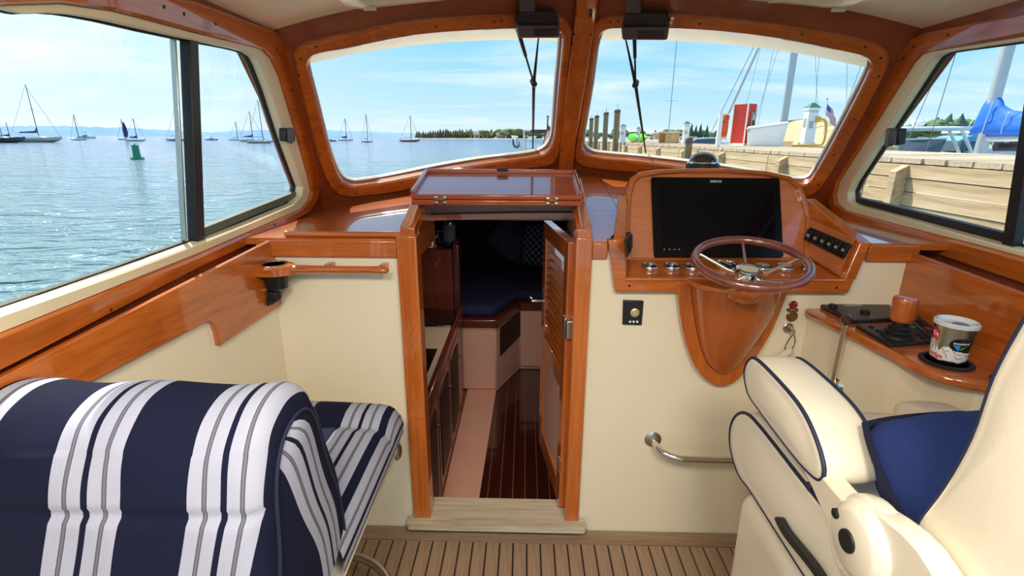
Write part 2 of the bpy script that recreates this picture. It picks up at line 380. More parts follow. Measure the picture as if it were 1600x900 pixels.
# bulkhead with door opening
def bulk(px, poly):
    pass
def sheet(name, polyXZ, y0, y1, m, parent=None, bevel=0):
    return extr(name, [V(p) for p in polyXZ], Fr((0, 0, 0), (1, 0, 0), (0, -1, 0)), -y1, -y0, m, parent, bevel)
wb = sheet('wall_bulkhead', [(-1.25, -.05), (-.40, -.05), (-.40, 1.205), (-.90, 1.205), (-.90, 1.07), (-1.25, 1.07)], YB, YB + .03, CREAM); tag(wb, kind='structure')
sheet('starboard_panel', [(.205, -.05), (1.55, -.05), (1.55, 1.07), (1.33, 1.07), (1.33, 1.205), (1.15, 1.205), (1.12, 1.062), (.315, 1.062), (.285, 1.205), (.205, 1.205)], YB, YB + .03, CREAM, wb)
sheet('panel_under_sill', [(-.40, -.05), (.205, -.05), (.205, .045), (-.40, .045)], YB, YB + .03, CREAM, wb)
# liners under the windows
def liner(name, x0, x1, side, m):
    q = [V((x0, -2.6, -.05)), V((x1, 1.7, -.05)), V((x1, 1.7, 1.08)), V((x0, -2.6, .80))]
    return slab(name, q, (side, 0, 0), .04, m, None, 0)
wl = liner('wall_left', -1.2547, -.889, -1, CREAM); tag(wl, kind='structure')
wr = liner('wall_right', 1.43, 1.32, 1, CREAM); tag(wr, kind='structure')
def lx(y): return -.89 - .085 * (YB - y)
def rx(y): return 1.43 - (y + 2.6) / 4.3 * .11
# wood panels on the liners (notched on the port side)
FLW = Fr((lx(1.2), 1.2, 1.0), (0, 1, 0), V((1, -.085, 0))); FRW = Fr((rx(1.2), 1.2, 1.0), (0, -1, 0), V((-1, -.0256, 0)))
pts = FLW.pxs([(433, 386), (433, 475), (336, 540), (332, 520), (326, 506), (318, 501), (170, 577), (-60, 692)])
z_top = 1.19
tp = FLW.pxs([(422, 373), (0, 584)]); tpa = tp[1] + (tp[1] - tp[0]) * 1.2
poly = [tp[0]] + [V((FLW.q((0, 1.69, 1)).x, pts[1].y))] + pts[2:] + [V((tpa.x, pts[-1].y - .02)), tpa]
p1 = extr('trim_1', poly, FLW, 0, .016, WY, None, .002); tag(p1, kind='structure')
ys = FRW.q((0, 1.69, 1)).x
tq = FRW.pxs([(1412, 388), (1600, 456)]); tqa = tq[1] + (tq[1] - tq[0]) * 2.5
p2 = extr('trim_2', [tq[0], V((tq[0].x, -.06)), V((tqa.x, -.06)), tqa], FRW, 0, .016, WY, None, .002); tag(p2, kind='structure')
# leaning window walls, with the window openings
def side_wall(name, fr, side, outer, hole):
    o = ring(name, outer, hole, fr, -.05, .0, DX, None, .002); return tag(o, kind='structure')
sL = lambda y, z: FL.q((wallx(y, z, -1), y, z)); sR = lambda y, z: FRt.q((wallx(y, z, 1), y, z))
openL = [(33, 21.7), (67, 20), (100, 22), (133, 27), (167, 33), (233, 48), (300, 63), (367, 77), (386, 82), (398, 90), (405, 103), (420, 143), (443, 217), (463, 273), (470, 292), (468, 306), (456, 319), (390, 347), (326, 372.5), (183, 426), (0, 490)]
woodL = [(-20, 6), (83, 3), (167, 15), (233, 32), (300, 50), (383, 70), (404, 76), (417, 90), (430, 117), (457, 206), (477, 277), (481, 298), (478, 312), (465, 327), (380, 364), (306, 396), (0, 517)]
outL = [(-60, -62), (180, -28), (300, 3), (423, 48), (434, 58), (443, 77), (473, 190), (492, 268), (496, 290), (489, 313), (476, 331), (415, 366), (300, 419), (0, 570)]
AFT = -.15
def side_polys(fr, lst, s):
    P2 = fr.pxs(lst); return P2
def extend(P2, top, bot, aft):                         # carry the outline on aft of the frame edge
    return P2
oL = FL.pxs(openL); wLp = FL.pxs(woodL); uL = FL.pxs(outL)
def aftL(P2, i0, drop, a=-1.5):                        # replace the first/last aft points by straight runs
    return P2
def close_aft(P2, a, r):
    top, bot = P2[0], P2[-1]; sb = (P2[-1].y - P2[-3].y) / (P2[-1].x - P2[-3].x)
    yb = bot.y + sb * (a - bot.x)
    return P2 + [V((a + r, yb + sb * r)), V((a, yb + r)), V((a, top.y - r)), V((a + r, top.y))]
oLc, wLc, uLc = close_aft(oL, -1.05, .08), close_aft(wLp, -1.08, .09), close_aft(uL, -1.14, .12)
boardL = [sL(2.5, 1.185), sL(1.93, 2.0), sL(-.6, 2.0), sL(-.6, .90), sL(1.9, .98), sL(2.5, 1.10)]
wsl = ring('wall_port_window', boardL, [p + (p - sum(oLc, V((0, 0))) / len(oLc)).normalized() * .006 for p in oLc], FL, -.05, 0, DX); tag(wsl, kind='structure')
openR = [(1600, 64.4), (1493, 80), (1475, 83), (1462, 90), (1452, 103), (1378, 218), (1335, 284), (1328, 300), (1329, 314), (1340, 321), (1422, 343), (1564, 382), (1600, 391)]
woodR = [(1600, 56), (1460, 79), (1445, 85), (1434, 97), (1391, 164), (1316, 283), (1310, 303), (1313, 319), (1326, 329), (1410, 352), (1564, 391), (1600, 401)]
outR = [(1600, 21), (1467, 48), (1446, 52), (1431, 60), (1418, 78), (1378, 147), (1307, 255), (1298, 278), (1298, 310), (1306, 330), (1322, 344), (1413, 377), (1600, 440)]
oRc = [V((-p.x, p.y)) for p in FRt.pxs(openR)]; wRc = [V((-p.x, p.y)) for p in FRt.pxs(woodR)]; uRc = [V((-p.x, p.y)) for p in FRt.pxs(outR)]
mir = lambda P2: [V((-p.x, p.y)) for p in P2]
oRc, wRc, uRc = mir(close_aft(oRc, -1.05, .08)), mir(close_aft(wRc, -1.08, .09)), mir(close_aft(uRc, -1.14, .12))
boardR = [sR(2.5, 1.185), sR(1.93, 2.0), sR(-.6, 2.0), sR(-.6, .90), sR(1.9, .98), sR(2.5, 1.10)]
wsr = ring('wall_starboard_window', boardR, [p + (p - sum(oRc, V((0, 0))) / len(oRc)).normalized() * .006 for p in oRc], FRt, -.05, 0, DX); tag(wsr, kind='structure')
win1 = root('window_1', FL.p((0, -.4)), kind='structure'); win2 = root('window_2', FRt.p((0, -.4)), kind='structure')
ring('wooden_surround', uLc, wLc, FL, 0, .022, WY, win1, .007); ring('wooden_surround', uRc, wRc, FRt, 0, .022, WY, win2, .007)
ring('cream_frame', wLc, oLc, FL, -.03, .010, FRAMEM, win1, .004); ring('cream_frame', wRc, oRc, FRt, -.03, .010, FRAMEM, win2, .004)
def shrink(P2, d):
    c = sum(P2, V((0, 0))) / len(P2); return [p + (c - p).normalized() * d for p in P2]
ring('gasket', oLc, shrink(oLc, .006), FL, -.036, -.022, RUBBER, win1, .001); ring('gasket', oRc, shrink(oRc, .006), FRt, -.036, -.022, RUBBER, win2, .002)
def pane(poly, fr, w, parent, name='pane'):
    return extr(name, poly, fr, w, w + .001, GLASS, parent)
pane(shrink(oLc, .005), FL, -.030, win1); pane(shrink(oRc, .005), FRt, -.030, win2)
# the black meeting posts of the sliding lights, and the drip tracks below
def bar(fr, a, b, wid, w0, w1, m, parent, name):
    pa, pb = fr.px(*a), fr.px(*b); d = (pb - pa).normalized(); nrm = V((-d.y, d.x)) * wid / 2
    return extr(name, [pa - nrm, pb - nrm, pb + nrm, pa + nrm], fr, w0, w1, m, parent, .002)
bar(FL, (306, 60), (317, 378), .038, -.034, -.004, BLACK, win1, 'meeting_post')
bar(FL, (288, 60), (304, 384), .006, -.038, -.022, STEEL, win1, 'glass_edge')
bar(FL, (326, 364), (468, 305), .026, -.036, -.014, mat('green_grey_track', C(84, 96, 84), .5), win1, 'drip_track')
bar(FL, (304, 386), (-40, 512), .016, -.036, -.014, mat('grey_track', C(150, 150, 140), .4), win1, 'slide_track')
bar(FRt, (1570, 390), (1608, 150), .036, -.034, -.004, BLACK, win2, 'meeting_post')
bar(FRt, (1332, 313), (1560, 371), .024, -.036, -.014, BLACK, win2, 'drip_track')
screws(FL, [(242, 9), (274, 20), (325, 36), (388, 53), (423, 76), (447, 140), (466, 213), (484, 281), (478, 318), (420, 350), (376, 381), (367, 388), (283, 426), (158, 482)], win1, .0225)
screws(FRt, [(1492, 53), (1438, 72), (1422, 90), (1375, 167), (1335, 231), (1307, 278), (1325, 343), (1399, 365), (1474, 386)], win2, .0225)
def latch(fr, x, y, parent, s=1):
    c = fr.p(fr.px(x, y), 0); R = Matrix((fr.u, fr.v, fr.n)).transposed()
    l = box('latch', c + fr.n * .012, (.052 * s, .05 * s, .03), BLACK, parent, .006, R)
    box('latch_pad', c + fr.n * .034 + fr.u * -.008, (.024 * s, .058 * s, .02), CHARC, l, .005, R); box('latch_rib', c + fr.n * .034 + fr.u * .016, (.012 * s, .046 * s, .018), CHARC, l, .004, R)
latch(FL, 441, 210, win1); latch(FRt, 1407, 213, win2, 1.15)

# windshields
glP = [(483.6, 112), (482, 98), (488, 86), (503, 79.5), (542, 73), (649, 53), (756, 44.5), (802, 42.5), (850, 42.3), (866, 44), (876, 53), (878, 68), (871, 142), (866.5, 199), (862, 222), (851, 236), (827, 243.6), (755.6, 252.5), (684.5, 264.5), (613, 279), (566, 287), (549, 287), (536, 281), (527, 268), (514, 231), (496, 160)]
ouP = [(460, 95), (460, 80), (471, 67), (507, 56), (578, 41), (649, 28.4), (755.6, 20.6), (802, 20.3), (862, 21), (882, 27), (892, 42), (892, 56), (885, 124.5), (876, 213), (870, 243), (855, 255), (827, 259), (755.6, 269), (684, 282), (613, 297), (560, 303), (537, 303), (521, 295), (508, 274), (496, 238), (478, 171)]
glS = [(936, 62), (941, 51), (951, 44), (970, 41.8), (1045, 42.4), (1109, 46), (1180, 53.3), (1251, 64), (1304, 74.7), (1338, 82), (1352, 88), (1358.5, 99), (1354, 117), (1329, 167), (1297, 227.5), (1272, 272), (1262, 283), (1246, 285), (1215.5, 280), (1144, 267.5), (1073, 258), (1002, 249.5), (938, 243.5), (920, 239), (911, 230), (911, 215), (915, 190), (924, 135), (931, 82)]
ouS = [(921, 60), (926, 38), (938, 27), (956, 23.5), (1055.5, 19.6), (1144, 26.7), (1215.5, 35.5), (1286.6, 46), (1352, 60), (1374, 68), (1387, 82), (1386, 103), (1358, 160), (1322, 227.5), (1288, 283), (1272, 299), (1251, 304), (1215, 299), (1144, 286), (1073, 275), (1002, 267), (938, 261), (908, 254), (899, 242), (901, 220), (910, 160)]
cP, cS = cat(FP.pxs(glP), 3), cat(FS.pxs(glS), 3); oP, oS = cat(FP.pxs(ouP), 3), cat(FS.pxs(ouS), 3)
def brd(fr, a):
    L = []
    for x in (0, .25, .5, .75, 1): xx = a + (CX - a) * x; L.append(xx)
    top = [fr.q(V(hit_xz(fr, xx, ceilz(xx) + .02))) for xx in L]; bot = [fr.q(V(hit_xz(fr, xx, 1.17 + .19 * (1 - (abs(xx - CX) / 1.235) ** 2)))) for xx in L]
    return top + bot[::-1]
def hit_xz(fr, x, z):
    y = fr.O.y - (fr.n.x * (x - fr.O.x) + fr.n.z * (z - fr.O.z)) / fr.n.y; return (x, y, z)
bP = ring('wall_windshield_port', brd(FP, -1.05), cP, FP, -.045, 0, DX, None, .002); tag(bP, kind='structure')
bS = ring('wall_windshield_starboard', brd(FS, 1.51), cS, FS, -.045, 0, DX, None, .002); tag(bS, kind='structure')
win3 = root('window_3', FP.p((0, -.35)), kind='structure'); win4 = root('window_4', FS.p((0, -.35)), kind='structure')
for fr, o_, i_, wn in ((FP, oP, cP, win3), (FS, oS, cS, win4)):
    ring('wooden_surround', o_, i_, fr, 0, .022, WX, wn, .008)
    ring('white_gasket', i_, shrink(i_, .006), fr, -.04, -.022, mat('white_gasket', C(226, 222, 210), .4), wn, .001)
    pane(shrink(i_, .003), fr, -.030, wn)
screws(FP, [(494, 68), (470, 87), (467, 113), (485, 180), (500, 235), (513, 281), (525, 294), (556, 298), (588, 50), (680, 37), (770, 30), (782, 28), (627, 281), (771, 260), (841, 254), (865, 243), (877, 212)], win3, .0225)
screws(FS, [(955, 30), (967, 29), (1094, 33), (1154, 36), (1253, 49), (1351, 68), (1375, 86), (1372, 114), (1335, 181), (1303, 237), (1278, 284), (1000, 262), (928, 255), (905, 244)], win4, .0225)
# centre post
nC = (nP + nS).normalized(); FC = Fr((CTp + CBp) / 2 + nC * .0, (1, 0, 0), nC)
po = FC.pxs([(900, -14), (899, 10), (894, 52), (884.5, 124), (875, 218), (870.4, 266), (895, 266), (898.5, 218), (914, 124), (925, 52), (932, 10), (933, -14)])
cpost = extr('trim_3', po, FC, -.03, .045, WZ, None, .008); tag(cpost, kind='structure')
box('latch_slot', FC.p(FC.px(922, 8), .047), (.012, .006, .042), BLACK, cpost, .002)
screws(FC, [(896, 45), (922, 45), (877, 225), (897, 225), (893, 60)], cpost, .0455)

# roof: headliner with camber, running forward as the visor
def roof():
    xs = [-1.06 + 2.59 * i / 24 for i in range(25)]; ys = [-.75, -.2, .4, 1.0, 1.5, 1.9, 2.2, 2.45]
    rows = []
    for j in range(len(ys) + 1):
        r = []
        for x in xs:
            k = 1 - min(1, abs(x - CX) / 1.3) ** 2
            y = ys[j] if j < len(ys) else 2.50 + .36 * k
            if j == len(ys) - 1: y = 2.40 + .3 * k
            r.append((x, y))
        rows.append(r)
    lo_, hi_ = [], []
    for r in rows:
        lo_.append([V((x, y, ceilz(x, y))) for x, y in r]); hi_.append([V((x, y, ceilz(x, y) + .06)) for x, y in r])
    n = len(xs); vs = [p for r in lo_ for p in r] + [p for r in hi_ for p in r]; off = len(rows) * n; fs = []
    for i in range(len(rows) - 1):
        for j in range(n - 1):
            a = i * n + j; fs.append((a, a + 1, a + n + 1, a + n)); fs.append((off + a, off + a + n, off + a + n + 1, off + a + 1))
    for j in range(n - 1):
        fs.append((j, off + j, off + j + 1, j + 1)); b = (len(rows) - 1) * n + j; fs.append((b, b + 1, off + b + 1, off + b))
    for i in range(len(rows) - 1):
        a = i * n; fs.append((a, a + n, off + a + n, off + a)); b = a + n - 1; fs.append((b, off + b, off + b + n, b + n))
    return mk('ceiling', vs, fs, CEILM)
cl_ = tag(roof(), kind='structure')
# overhead hatches: moulded rims on the headliner
def hatch(x0, x1, y0, y1, nm, sk=1):
    r = root(nm, ((x0 + x1) / 2, (y0 + y1) / 2, ceilz((x0 + x1) / 2) - .02), kind='structure')
    sh_ = lambda x: .13 * ((x - x0) / (x1 - x0) if sk > 0 else (x1 - x) / (x1 - x0))
    out = [V((p.x, p.y + sh_(p.x))) for p in rpoly([(x0, y0), (x1, y0), (x1, y1), (x0, y1)], .09, 6)]; inn = [V((p.x, p.y + sh_(p.x))) for p in rpoly([(x0 + .05, y0 + .05), (x1 - .05, y0 + .05), (x1 - .05, y1 - .05), (x0 + .05, y1 - .05)], .07, 6)]
    rings = []
    for P2, dz in ((out, .004), (out, -.012), ([o + (i - o) * .3 for o, i in zip(out, inn)], -.022), ([o + (i - o) * .75 for o, i in zip(out, inn)], -.022), (inn, -.012), (inn, .02)):
        rings.append([V((p.x, p.y, ceilz(p.x) + dz)) for p in P2])
    vs, fs = loft(rings, True, False); mk('hatch_rim', vs, fs, mat('hatch_rim_cream', C(238, 226, 196), .35, coat=.3), r)
    g = [V((p.x, p.y, ceilz(p.x) - .004)) for p in inn]; vs, fs = loft([g, [p + V((0, 0, .003)) for p in g]]); mk('hatch_lens', vs, fs, mat('milky_hatch_lens', C(196, 204, 208), .25), r)
    for t in (.12, .62, .95):
        x = x0 + (x1 - x0) * t; box('hatch_clip', (x, y1 - .035 + sh_(x), ceilz(x) - .026), (.045, .016, .012), mat('clip_cream', C(222, 206, 168), .5), r, .003)
hatch(-.62, -.02, 1.36, 1.955, 'window_5', 1); hatch(.49, 1.09, 1.36, 1.955, 'window_6', -1)

# dashboard
def dash():
    o = root('dashboard', (CX, 2.0, 1.2), 'glossy varnished wooden dashboard top below the windshields', 'dashboard')
    def patch(name, x0, x1, y0, nx, m=WX, f0=None, f1=None):
        vs = []; ny = 8; fs = []
        for lay in (0, -.022):
            for i in range(nx + 1):
                x = x0 + (x1 - x0) * i / nx
                for j in range(ny + 1):
                    y = y0 + (wsy(x) + .06 - y0) * j / ny
                    if f0 or f1: xa = f0(y) if f0 else x0; xb = f1(y) if f1 else x1; x = xa + (xb - xa) * i / nx
                    vs.append(V((x, y, dashz(x, y) + lay)))
        n = ny + 1; off = (nx + 1) * n
        for i in range(nx):
            for j in range(ny):
                a = i * n + j; fs.append((a, a + 1, a + n + 1, a + n)); fs.append((off + a, off + a + n, off + a + n + 1, off + a + 1))
            a = i * n; fs.append((a, a + n, off + a + n, off + a)); a += ny; fs.append((a, off + a, off + a + n, a + n))
        for j in range(ny): fs.append((j, off + j, off + j + 1, j + 1)); a = nx * n + j; fs.append((a, a + 1, off + a + 1, off + a))
        return mk(name, vs, fs, m, o, ang=40)
    patch('port_top', -1.12, -.40, YB - .012, 10); patch('centre_top', -.398, .203, 2.0, 6); patch('starboard_top', .205, .30, YB - .012, 3, f1=lambda y: .282 + .10 * min(1, max(0, (y - YB) / .2))); patch('starboard_top', .384, 1.09, 2.0, 8); patch('starboard_top', 1.16, 1.58, YB - .012, 6, f0=lambda y: 1.165 - .073 * min(1, max(0, (y - YB) / .2)))
    box2('port_fascia', (-.93, YB - .016, 1.148), (-.44, YB + .004, 1.208), WX, o, .004); box2('starboard_fascia', (.232, YB - .016, 1.15), (.285, YB + .004, 1.208), WX, o, .004); box2('starboard_fascia', (1.16, YB - .016, 1.15), (1.33, YB + .004, 1.208), WX, o, .004)
    fd = tube('fiddle_rail', [(-.83, YB + .005, 1.226), (-.40, YB + .005, 1.226)], .011, WX, o); return o
dash()

# companionway: posts, sill, rails
d1 = root('door_1', (-.1, YB, .04), kind='structure')
box2('door_post', (-.438, YB - .026, .062), (-.368, YB + .05, 1.228), WZ, d1, .005); box2('door_post', (.176, YB - .026, .062), (.232, YB + .05, 1.228), WZ, d1, .005)
ps = rpoly([(-.46, 1.625), (.26, 1.625), (.26, 1.68), (.19, 1.68), (.19, 1.79), (-.39, 1.79), (-.39, 1.68), (-.46, 1.68)], [.02, .02, .012, .002, .002, .002, .002, .012])
extr('sill', ps, Fr((0, 0, 0), (1, 0, 0), (0, 0, 1)), .040, .066, SILLW, d1, .005)
for sx, x0 in ((-1, -.40), (1, .204)):
    a = [(x0 - .026, YB - .01, 1.20), (x0 + .026, YB - .01, 1.20), (x0 + .026, 2.10, 1.30), (x0 - .026, 2.10, 1.30)]
    b = [(x0 - .026, YB - .01, 1.252), (x0 + .026, YB - .01, 1.252), (x0 + .026, 2.10, 1.392), (x0 - .026, 2.10, 1.392)]
    r_ = hexa('hatch_rail', a, b, WY, d1, .003)
    tube('rail_bead', [(x0 - sx * .012, YB - .005, 1.254), (x0 - sx * .012, 2.08, 1.392)], .007, WY, r_)
    hexa('hatch_side', [(x0 - sx * .02 - .008, YB + .04, 1.14), (x0 - sx * .02 + .008, YB + .04, 1.14), (x0 - sx * .02 + .008, 2.05, 1.14), (x0 - sx * .02 - .008, 2.05, 1.14)], [(x0 - sx * .02 - .008, YB + .04, 1.24), (x0 - sx * .02 + .008, YB + .04, 1.24), (x0 - sx * .02 + .008, 2.05, 1.34), (x0 - sx * .02 - .008, 2.05, 1.34)], WY, d1, .001)
box2('hatch_back', (-.40, 2.03, 1.225), (.205, 2.05, 1.36), DX, d1, .002)
# folded lid on the rails
lid = root('hatch_lid', (-.1, 1.78, 1.315), 'glossy mahogany companionway hatch lid folded back on its rails', 'hatch lid')
tl = radians(11); RL = Matrix.Rotation(tl, 3, 'X'); L0 = V((-.1, 1.775, 1.316))
def lp(x, y, z): return L0 + RL @ V((x, y, z))
box('lower_leaf', lp(0, .15, .011), (.605, .30, .020), LIDW, lid, .004, RL)
up = box('upper_leaf', lp(0, .15, .032), (.605, .30, .018), LIDW, lid, .004, RL)
for s in (-1, 1): box('side_lip', lp(s * .295, .15, .048), (.015, .30, .016), LIDW, up, .003, RL)
box('rear_lip', lp(0, .293, .048), (.605, .014, .016), LIDW, up, .003, RL)
box('latch', lp(.01, .282, .058), (.045, .012, .014), BLACK, lid, .003, RL)
for s in (-.197, .197):
    h = box('hinge', lp(s, -.003, .022), (.042, .008, .012), BRASS, lid, .002, RL)
    for k in (-1, 1):
        for j in (-1, 1): box('hinge_ear', lp(s + k * .015, -.005, .022 + j * .009), (.016, .007, .011), CHROME, h, .003, RL)

# louvred door leaf, swung inside
dr = root('door_2', (.176, YB + .05, .08), kind='structure')
H0 = V((.172, YB + .035, 0)); RD = Matrix.Rotation(radians(90 + 8.5), 3, 'Z')      # local x runs along the leaf
def dp(x, y, z): return H0 + RD @ V((x, y, z))
def dbox(n, x0, x1, y0, y1, z0, z1, m, par=None, b=.003): return box(n, dp((x0 + x1) / 2, (y0 + y1) / 2, (z0 + z1) / 2), (x1 - x0, y1 - y0, z1 - z0), m, par or dr, b, RD)
LW, TH = .48, .034
dbox('hinge_stile', 0, .062, -TH / 2, TH / 2, .08, 1.20, WZ); dbox('latch_stile', LW - .062, LW, -TH / 2, TH / 2, .08, 1.20, WZ)
dbox('top_rail', .062, LW - .062, -TH / 2, TH / 2, 1.13, 1.20, WZ); dbox('middle_rail', .062, LW - .062, -TH / 2, TH / 2, .60, .68, WZ); dbox('bottom_rail', .062, LW - .062, -TH / 2, TH / 2, .08, .18, WZ)
dbox('lower_panel', .06, LW - .06, -.008, .008, .17, .61, PINKW)
for i in range(13):
    z = .70 + i * .0335; c = dp(LW / 2, 0, z + .012); Rl = RD @ Matrix.Rotation(radians(-50), 3, 'X'); box('louvre_slat', c, (LW - .12, .036, .008), WX, dr, .002, Rl)
hn = dbox('hinge', -.004, .03, TH / 2 - .002, TH / 2 + .006, .84, .92, STEEL); dbox('hinge', -.004, .03, TH / 2 - .002, TH / 2 + .006, .25, .31, STEEL)
dbox('hinge_leaf', -.03, .002, -.02, .02, .845, .915, STEEL, hn)
lt = dbox('latch_plate', LW - .045, LW - .03, TH / 2, TH / 2 + .004, .74, .90, STEEL); tube('door_handle', [dp(LW - .04, TH / 2, .84), dp(LW - .04, TH / 2 + .05, .84), dp(LW - .01, TH / 2 + .055, .845), dp(LW + .03, TH / 2 + .05, .83)], .008, CHROME, dr)

# two added, unseen lamps on the headliner that brighten the wheelhouse
def fill_light(x, y, lab):
    z = ceilz(x, y); r = root('fill_light', (x, y, z - .03), lab, 'light')
    lathe('rim', [(.105, .004), (.115, -.004), (.110, -.016), (.095, -.020), (.092, -.014)], (x, y, z), WHITE, r)
    lathe('lens', [(.094, -.012), (.08, -.020), (.001, -.026)], (x, y, z), mat('fill_lens', C(255, 236, 200), .3, emit=(C(255, 226, 180), 3.0)), r)
    l = bpy.data.lights.new('fill_lamp', 'AREA'); l.shape = 'DISK'; l.size = .5; l.energy = 15; l.color = (1, .90, .74)
    o = bpy.data.objects.new('fill_lamp', l); COL.objects.link(o); o.parent = r; o.location = (0, 0, -.02)
fill_light(-.30, .0, 'added unseen fill light on the headliner over the port seat'); fill_light(.42, -.1, 'added unseen fill light on the headliner beside the helm chair')
# ================================================================ lower cabin seen through the companionway
ZC = -.30                                              # cabin sole
hull = root('wall_cabin', (0, 3.5, ZC), kind='structure')
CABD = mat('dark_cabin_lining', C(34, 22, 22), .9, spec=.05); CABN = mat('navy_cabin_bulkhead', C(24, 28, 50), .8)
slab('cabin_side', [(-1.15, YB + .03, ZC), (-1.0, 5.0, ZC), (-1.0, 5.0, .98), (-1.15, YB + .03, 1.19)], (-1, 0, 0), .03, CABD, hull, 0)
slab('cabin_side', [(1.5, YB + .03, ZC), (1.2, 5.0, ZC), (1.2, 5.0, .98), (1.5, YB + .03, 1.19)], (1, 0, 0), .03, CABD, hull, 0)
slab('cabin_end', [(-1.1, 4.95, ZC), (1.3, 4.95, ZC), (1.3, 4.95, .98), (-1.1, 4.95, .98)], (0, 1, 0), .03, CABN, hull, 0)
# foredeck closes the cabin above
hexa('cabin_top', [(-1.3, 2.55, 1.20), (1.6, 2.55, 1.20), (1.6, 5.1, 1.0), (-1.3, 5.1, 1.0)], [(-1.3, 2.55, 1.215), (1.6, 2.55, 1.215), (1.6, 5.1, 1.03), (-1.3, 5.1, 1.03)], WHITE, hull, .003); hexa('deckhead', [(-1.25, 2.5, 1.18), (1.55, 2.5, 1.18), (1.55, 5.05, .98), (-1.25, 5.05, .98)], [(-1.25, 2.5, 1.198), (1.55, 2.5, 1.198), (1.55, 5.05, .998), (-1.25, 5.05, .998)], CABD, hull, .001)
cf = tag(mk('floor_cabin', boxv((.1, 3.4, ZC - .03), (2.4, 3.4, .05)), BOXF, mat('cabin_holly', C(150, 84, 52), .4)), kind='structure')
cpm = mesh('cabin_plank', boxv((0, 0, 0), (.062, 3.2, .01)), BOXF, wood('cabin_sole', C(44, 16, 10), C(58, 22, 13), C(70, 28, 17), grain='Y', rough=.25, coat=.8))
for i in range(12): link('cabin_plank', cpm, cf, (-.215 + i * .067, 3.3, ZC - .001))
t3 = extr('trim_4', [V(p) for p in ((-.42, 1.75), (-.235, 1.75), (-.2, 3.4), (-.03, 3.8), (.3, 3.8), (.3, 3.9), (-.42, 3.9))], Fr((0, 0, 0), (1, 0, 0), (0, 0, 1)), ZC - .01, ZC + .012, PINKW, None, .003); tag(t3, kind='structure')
# berth
be = root('berth', (.2, 4.2, ZC), 'forward berth with pale front, dark vent panel and navy mattress below deck', 'berth')
bp_ = [(-.42, 3.4), (-.2, 3.4), (-.03, 3.8), (1.15, 3.8), (1.15, 4.93), (-.98, 4.93), (-.98, 3.4)]
FZ = Fr((0, 0, 0), (1, 0, 0), (0, 0, 1))
extr('front', [V(p) for p in bp_], FZ, ZC + .012, .22, PINKW, be, .015)
ofs = lambda d: [V(p) for p in [(-.42, 3.4 - d), (-.2 + d * .4, 3.4 - d), (-.03 + d * .4, 3.8 - d), (1.15, 3.8 - d), (1.15, 4.93), (-.98, 4.93), (-.98, 3.4 - d)]]
extr('edge_rail', ofs(.02), FZ, .22, .285, CABW, be, .008)
extr('mattress', ofs(-.03), FZ, .285, .37, NAVY, be, .03)
fd = Fr((-.2, 3.4, 0), V((.17, .4, 0)), V((.4, -.17, 0)))
ve = extr('vent_panel', [fd.q(hit(x, y, fd.O, fd.n)) for x, y in ((781, 512), (812, 487), (812, 524), (781, 556))], fd, -.004, .008, mat('vent_dark', C(50, 24, 22), .6), be, .002)
# pillows
def lattice():
    m = bpy.data.materials.new('lattice_fabric'); m.use_nodes = True; T = NT(m.node_tree); b = T.nt.nodes['Principled BSDF']; b.inputs['Roughness'].default_value = .9
    tcn = T.n('ShaderNodeTexCoord'); sp = T.n('ShaderNodeSeparateXYZ'); T.l(tcn.outputs['Object'], sp.inputs[0])
    a = T.math('ABSOLUTE', T.math('SINE', T.math('MULTIPLY', T.math('ADD', sp.outputs[0], sp.outputs[2]), 52))); c = T.math('ABSOLUTE', T.math('SINE', T.math('MULTIPLY', T.math('SUBTRACT', sp.outputs[0], sp.outputs[2]), 52)))
    f = T.math('LESS_THAN', T.math('MINIMUM', a, c), .22); T.l(T.mix(f, C(26, 30, 58), C(150, 164, 186)), b.inputs['Base Color']); return m
LAT = lattice()
def pillowgeo(w, h, t, n=14):
    rings = []; 
    vs = []; fs = []
    for s in (1, -1):
        for i in range(n + 1):
            for j in range(n + 1):
                a, b = -1 + 2 * i / n, -1 + 2 * j / n
                e = max(0, (1 - a ** 4) * (1 - b ** 4)) ** .5; k = 1 - .06 * (1 - a * a) * 0
                nzv = noise.noise(V((a * 1.7 + w * 9, b * 1.7, s * 3))) * .012 + noise.noise(V((a * 4, b * 4, s * 5 + w))) * .006; pin = sqrt(1 - .2 * a * a); pin2 = sqrt(1 - .2 * b * b)
                vs.append(V((a * w / 2 * pin2, s * (t / 2 * e) + nzv * min(1, e * 2), b * h / 2 * pin)))
    N = (n + 1) ** 2
    for i in range(n):
        for j in range(n):
            q = i * (n + 1) + j; fs.append((q, q + 1, q + n + 2, q + n + 1)); fs.append((N + q, N + q + n + 1, N + q + n + 2, N + q + 1))
    return vs, fs
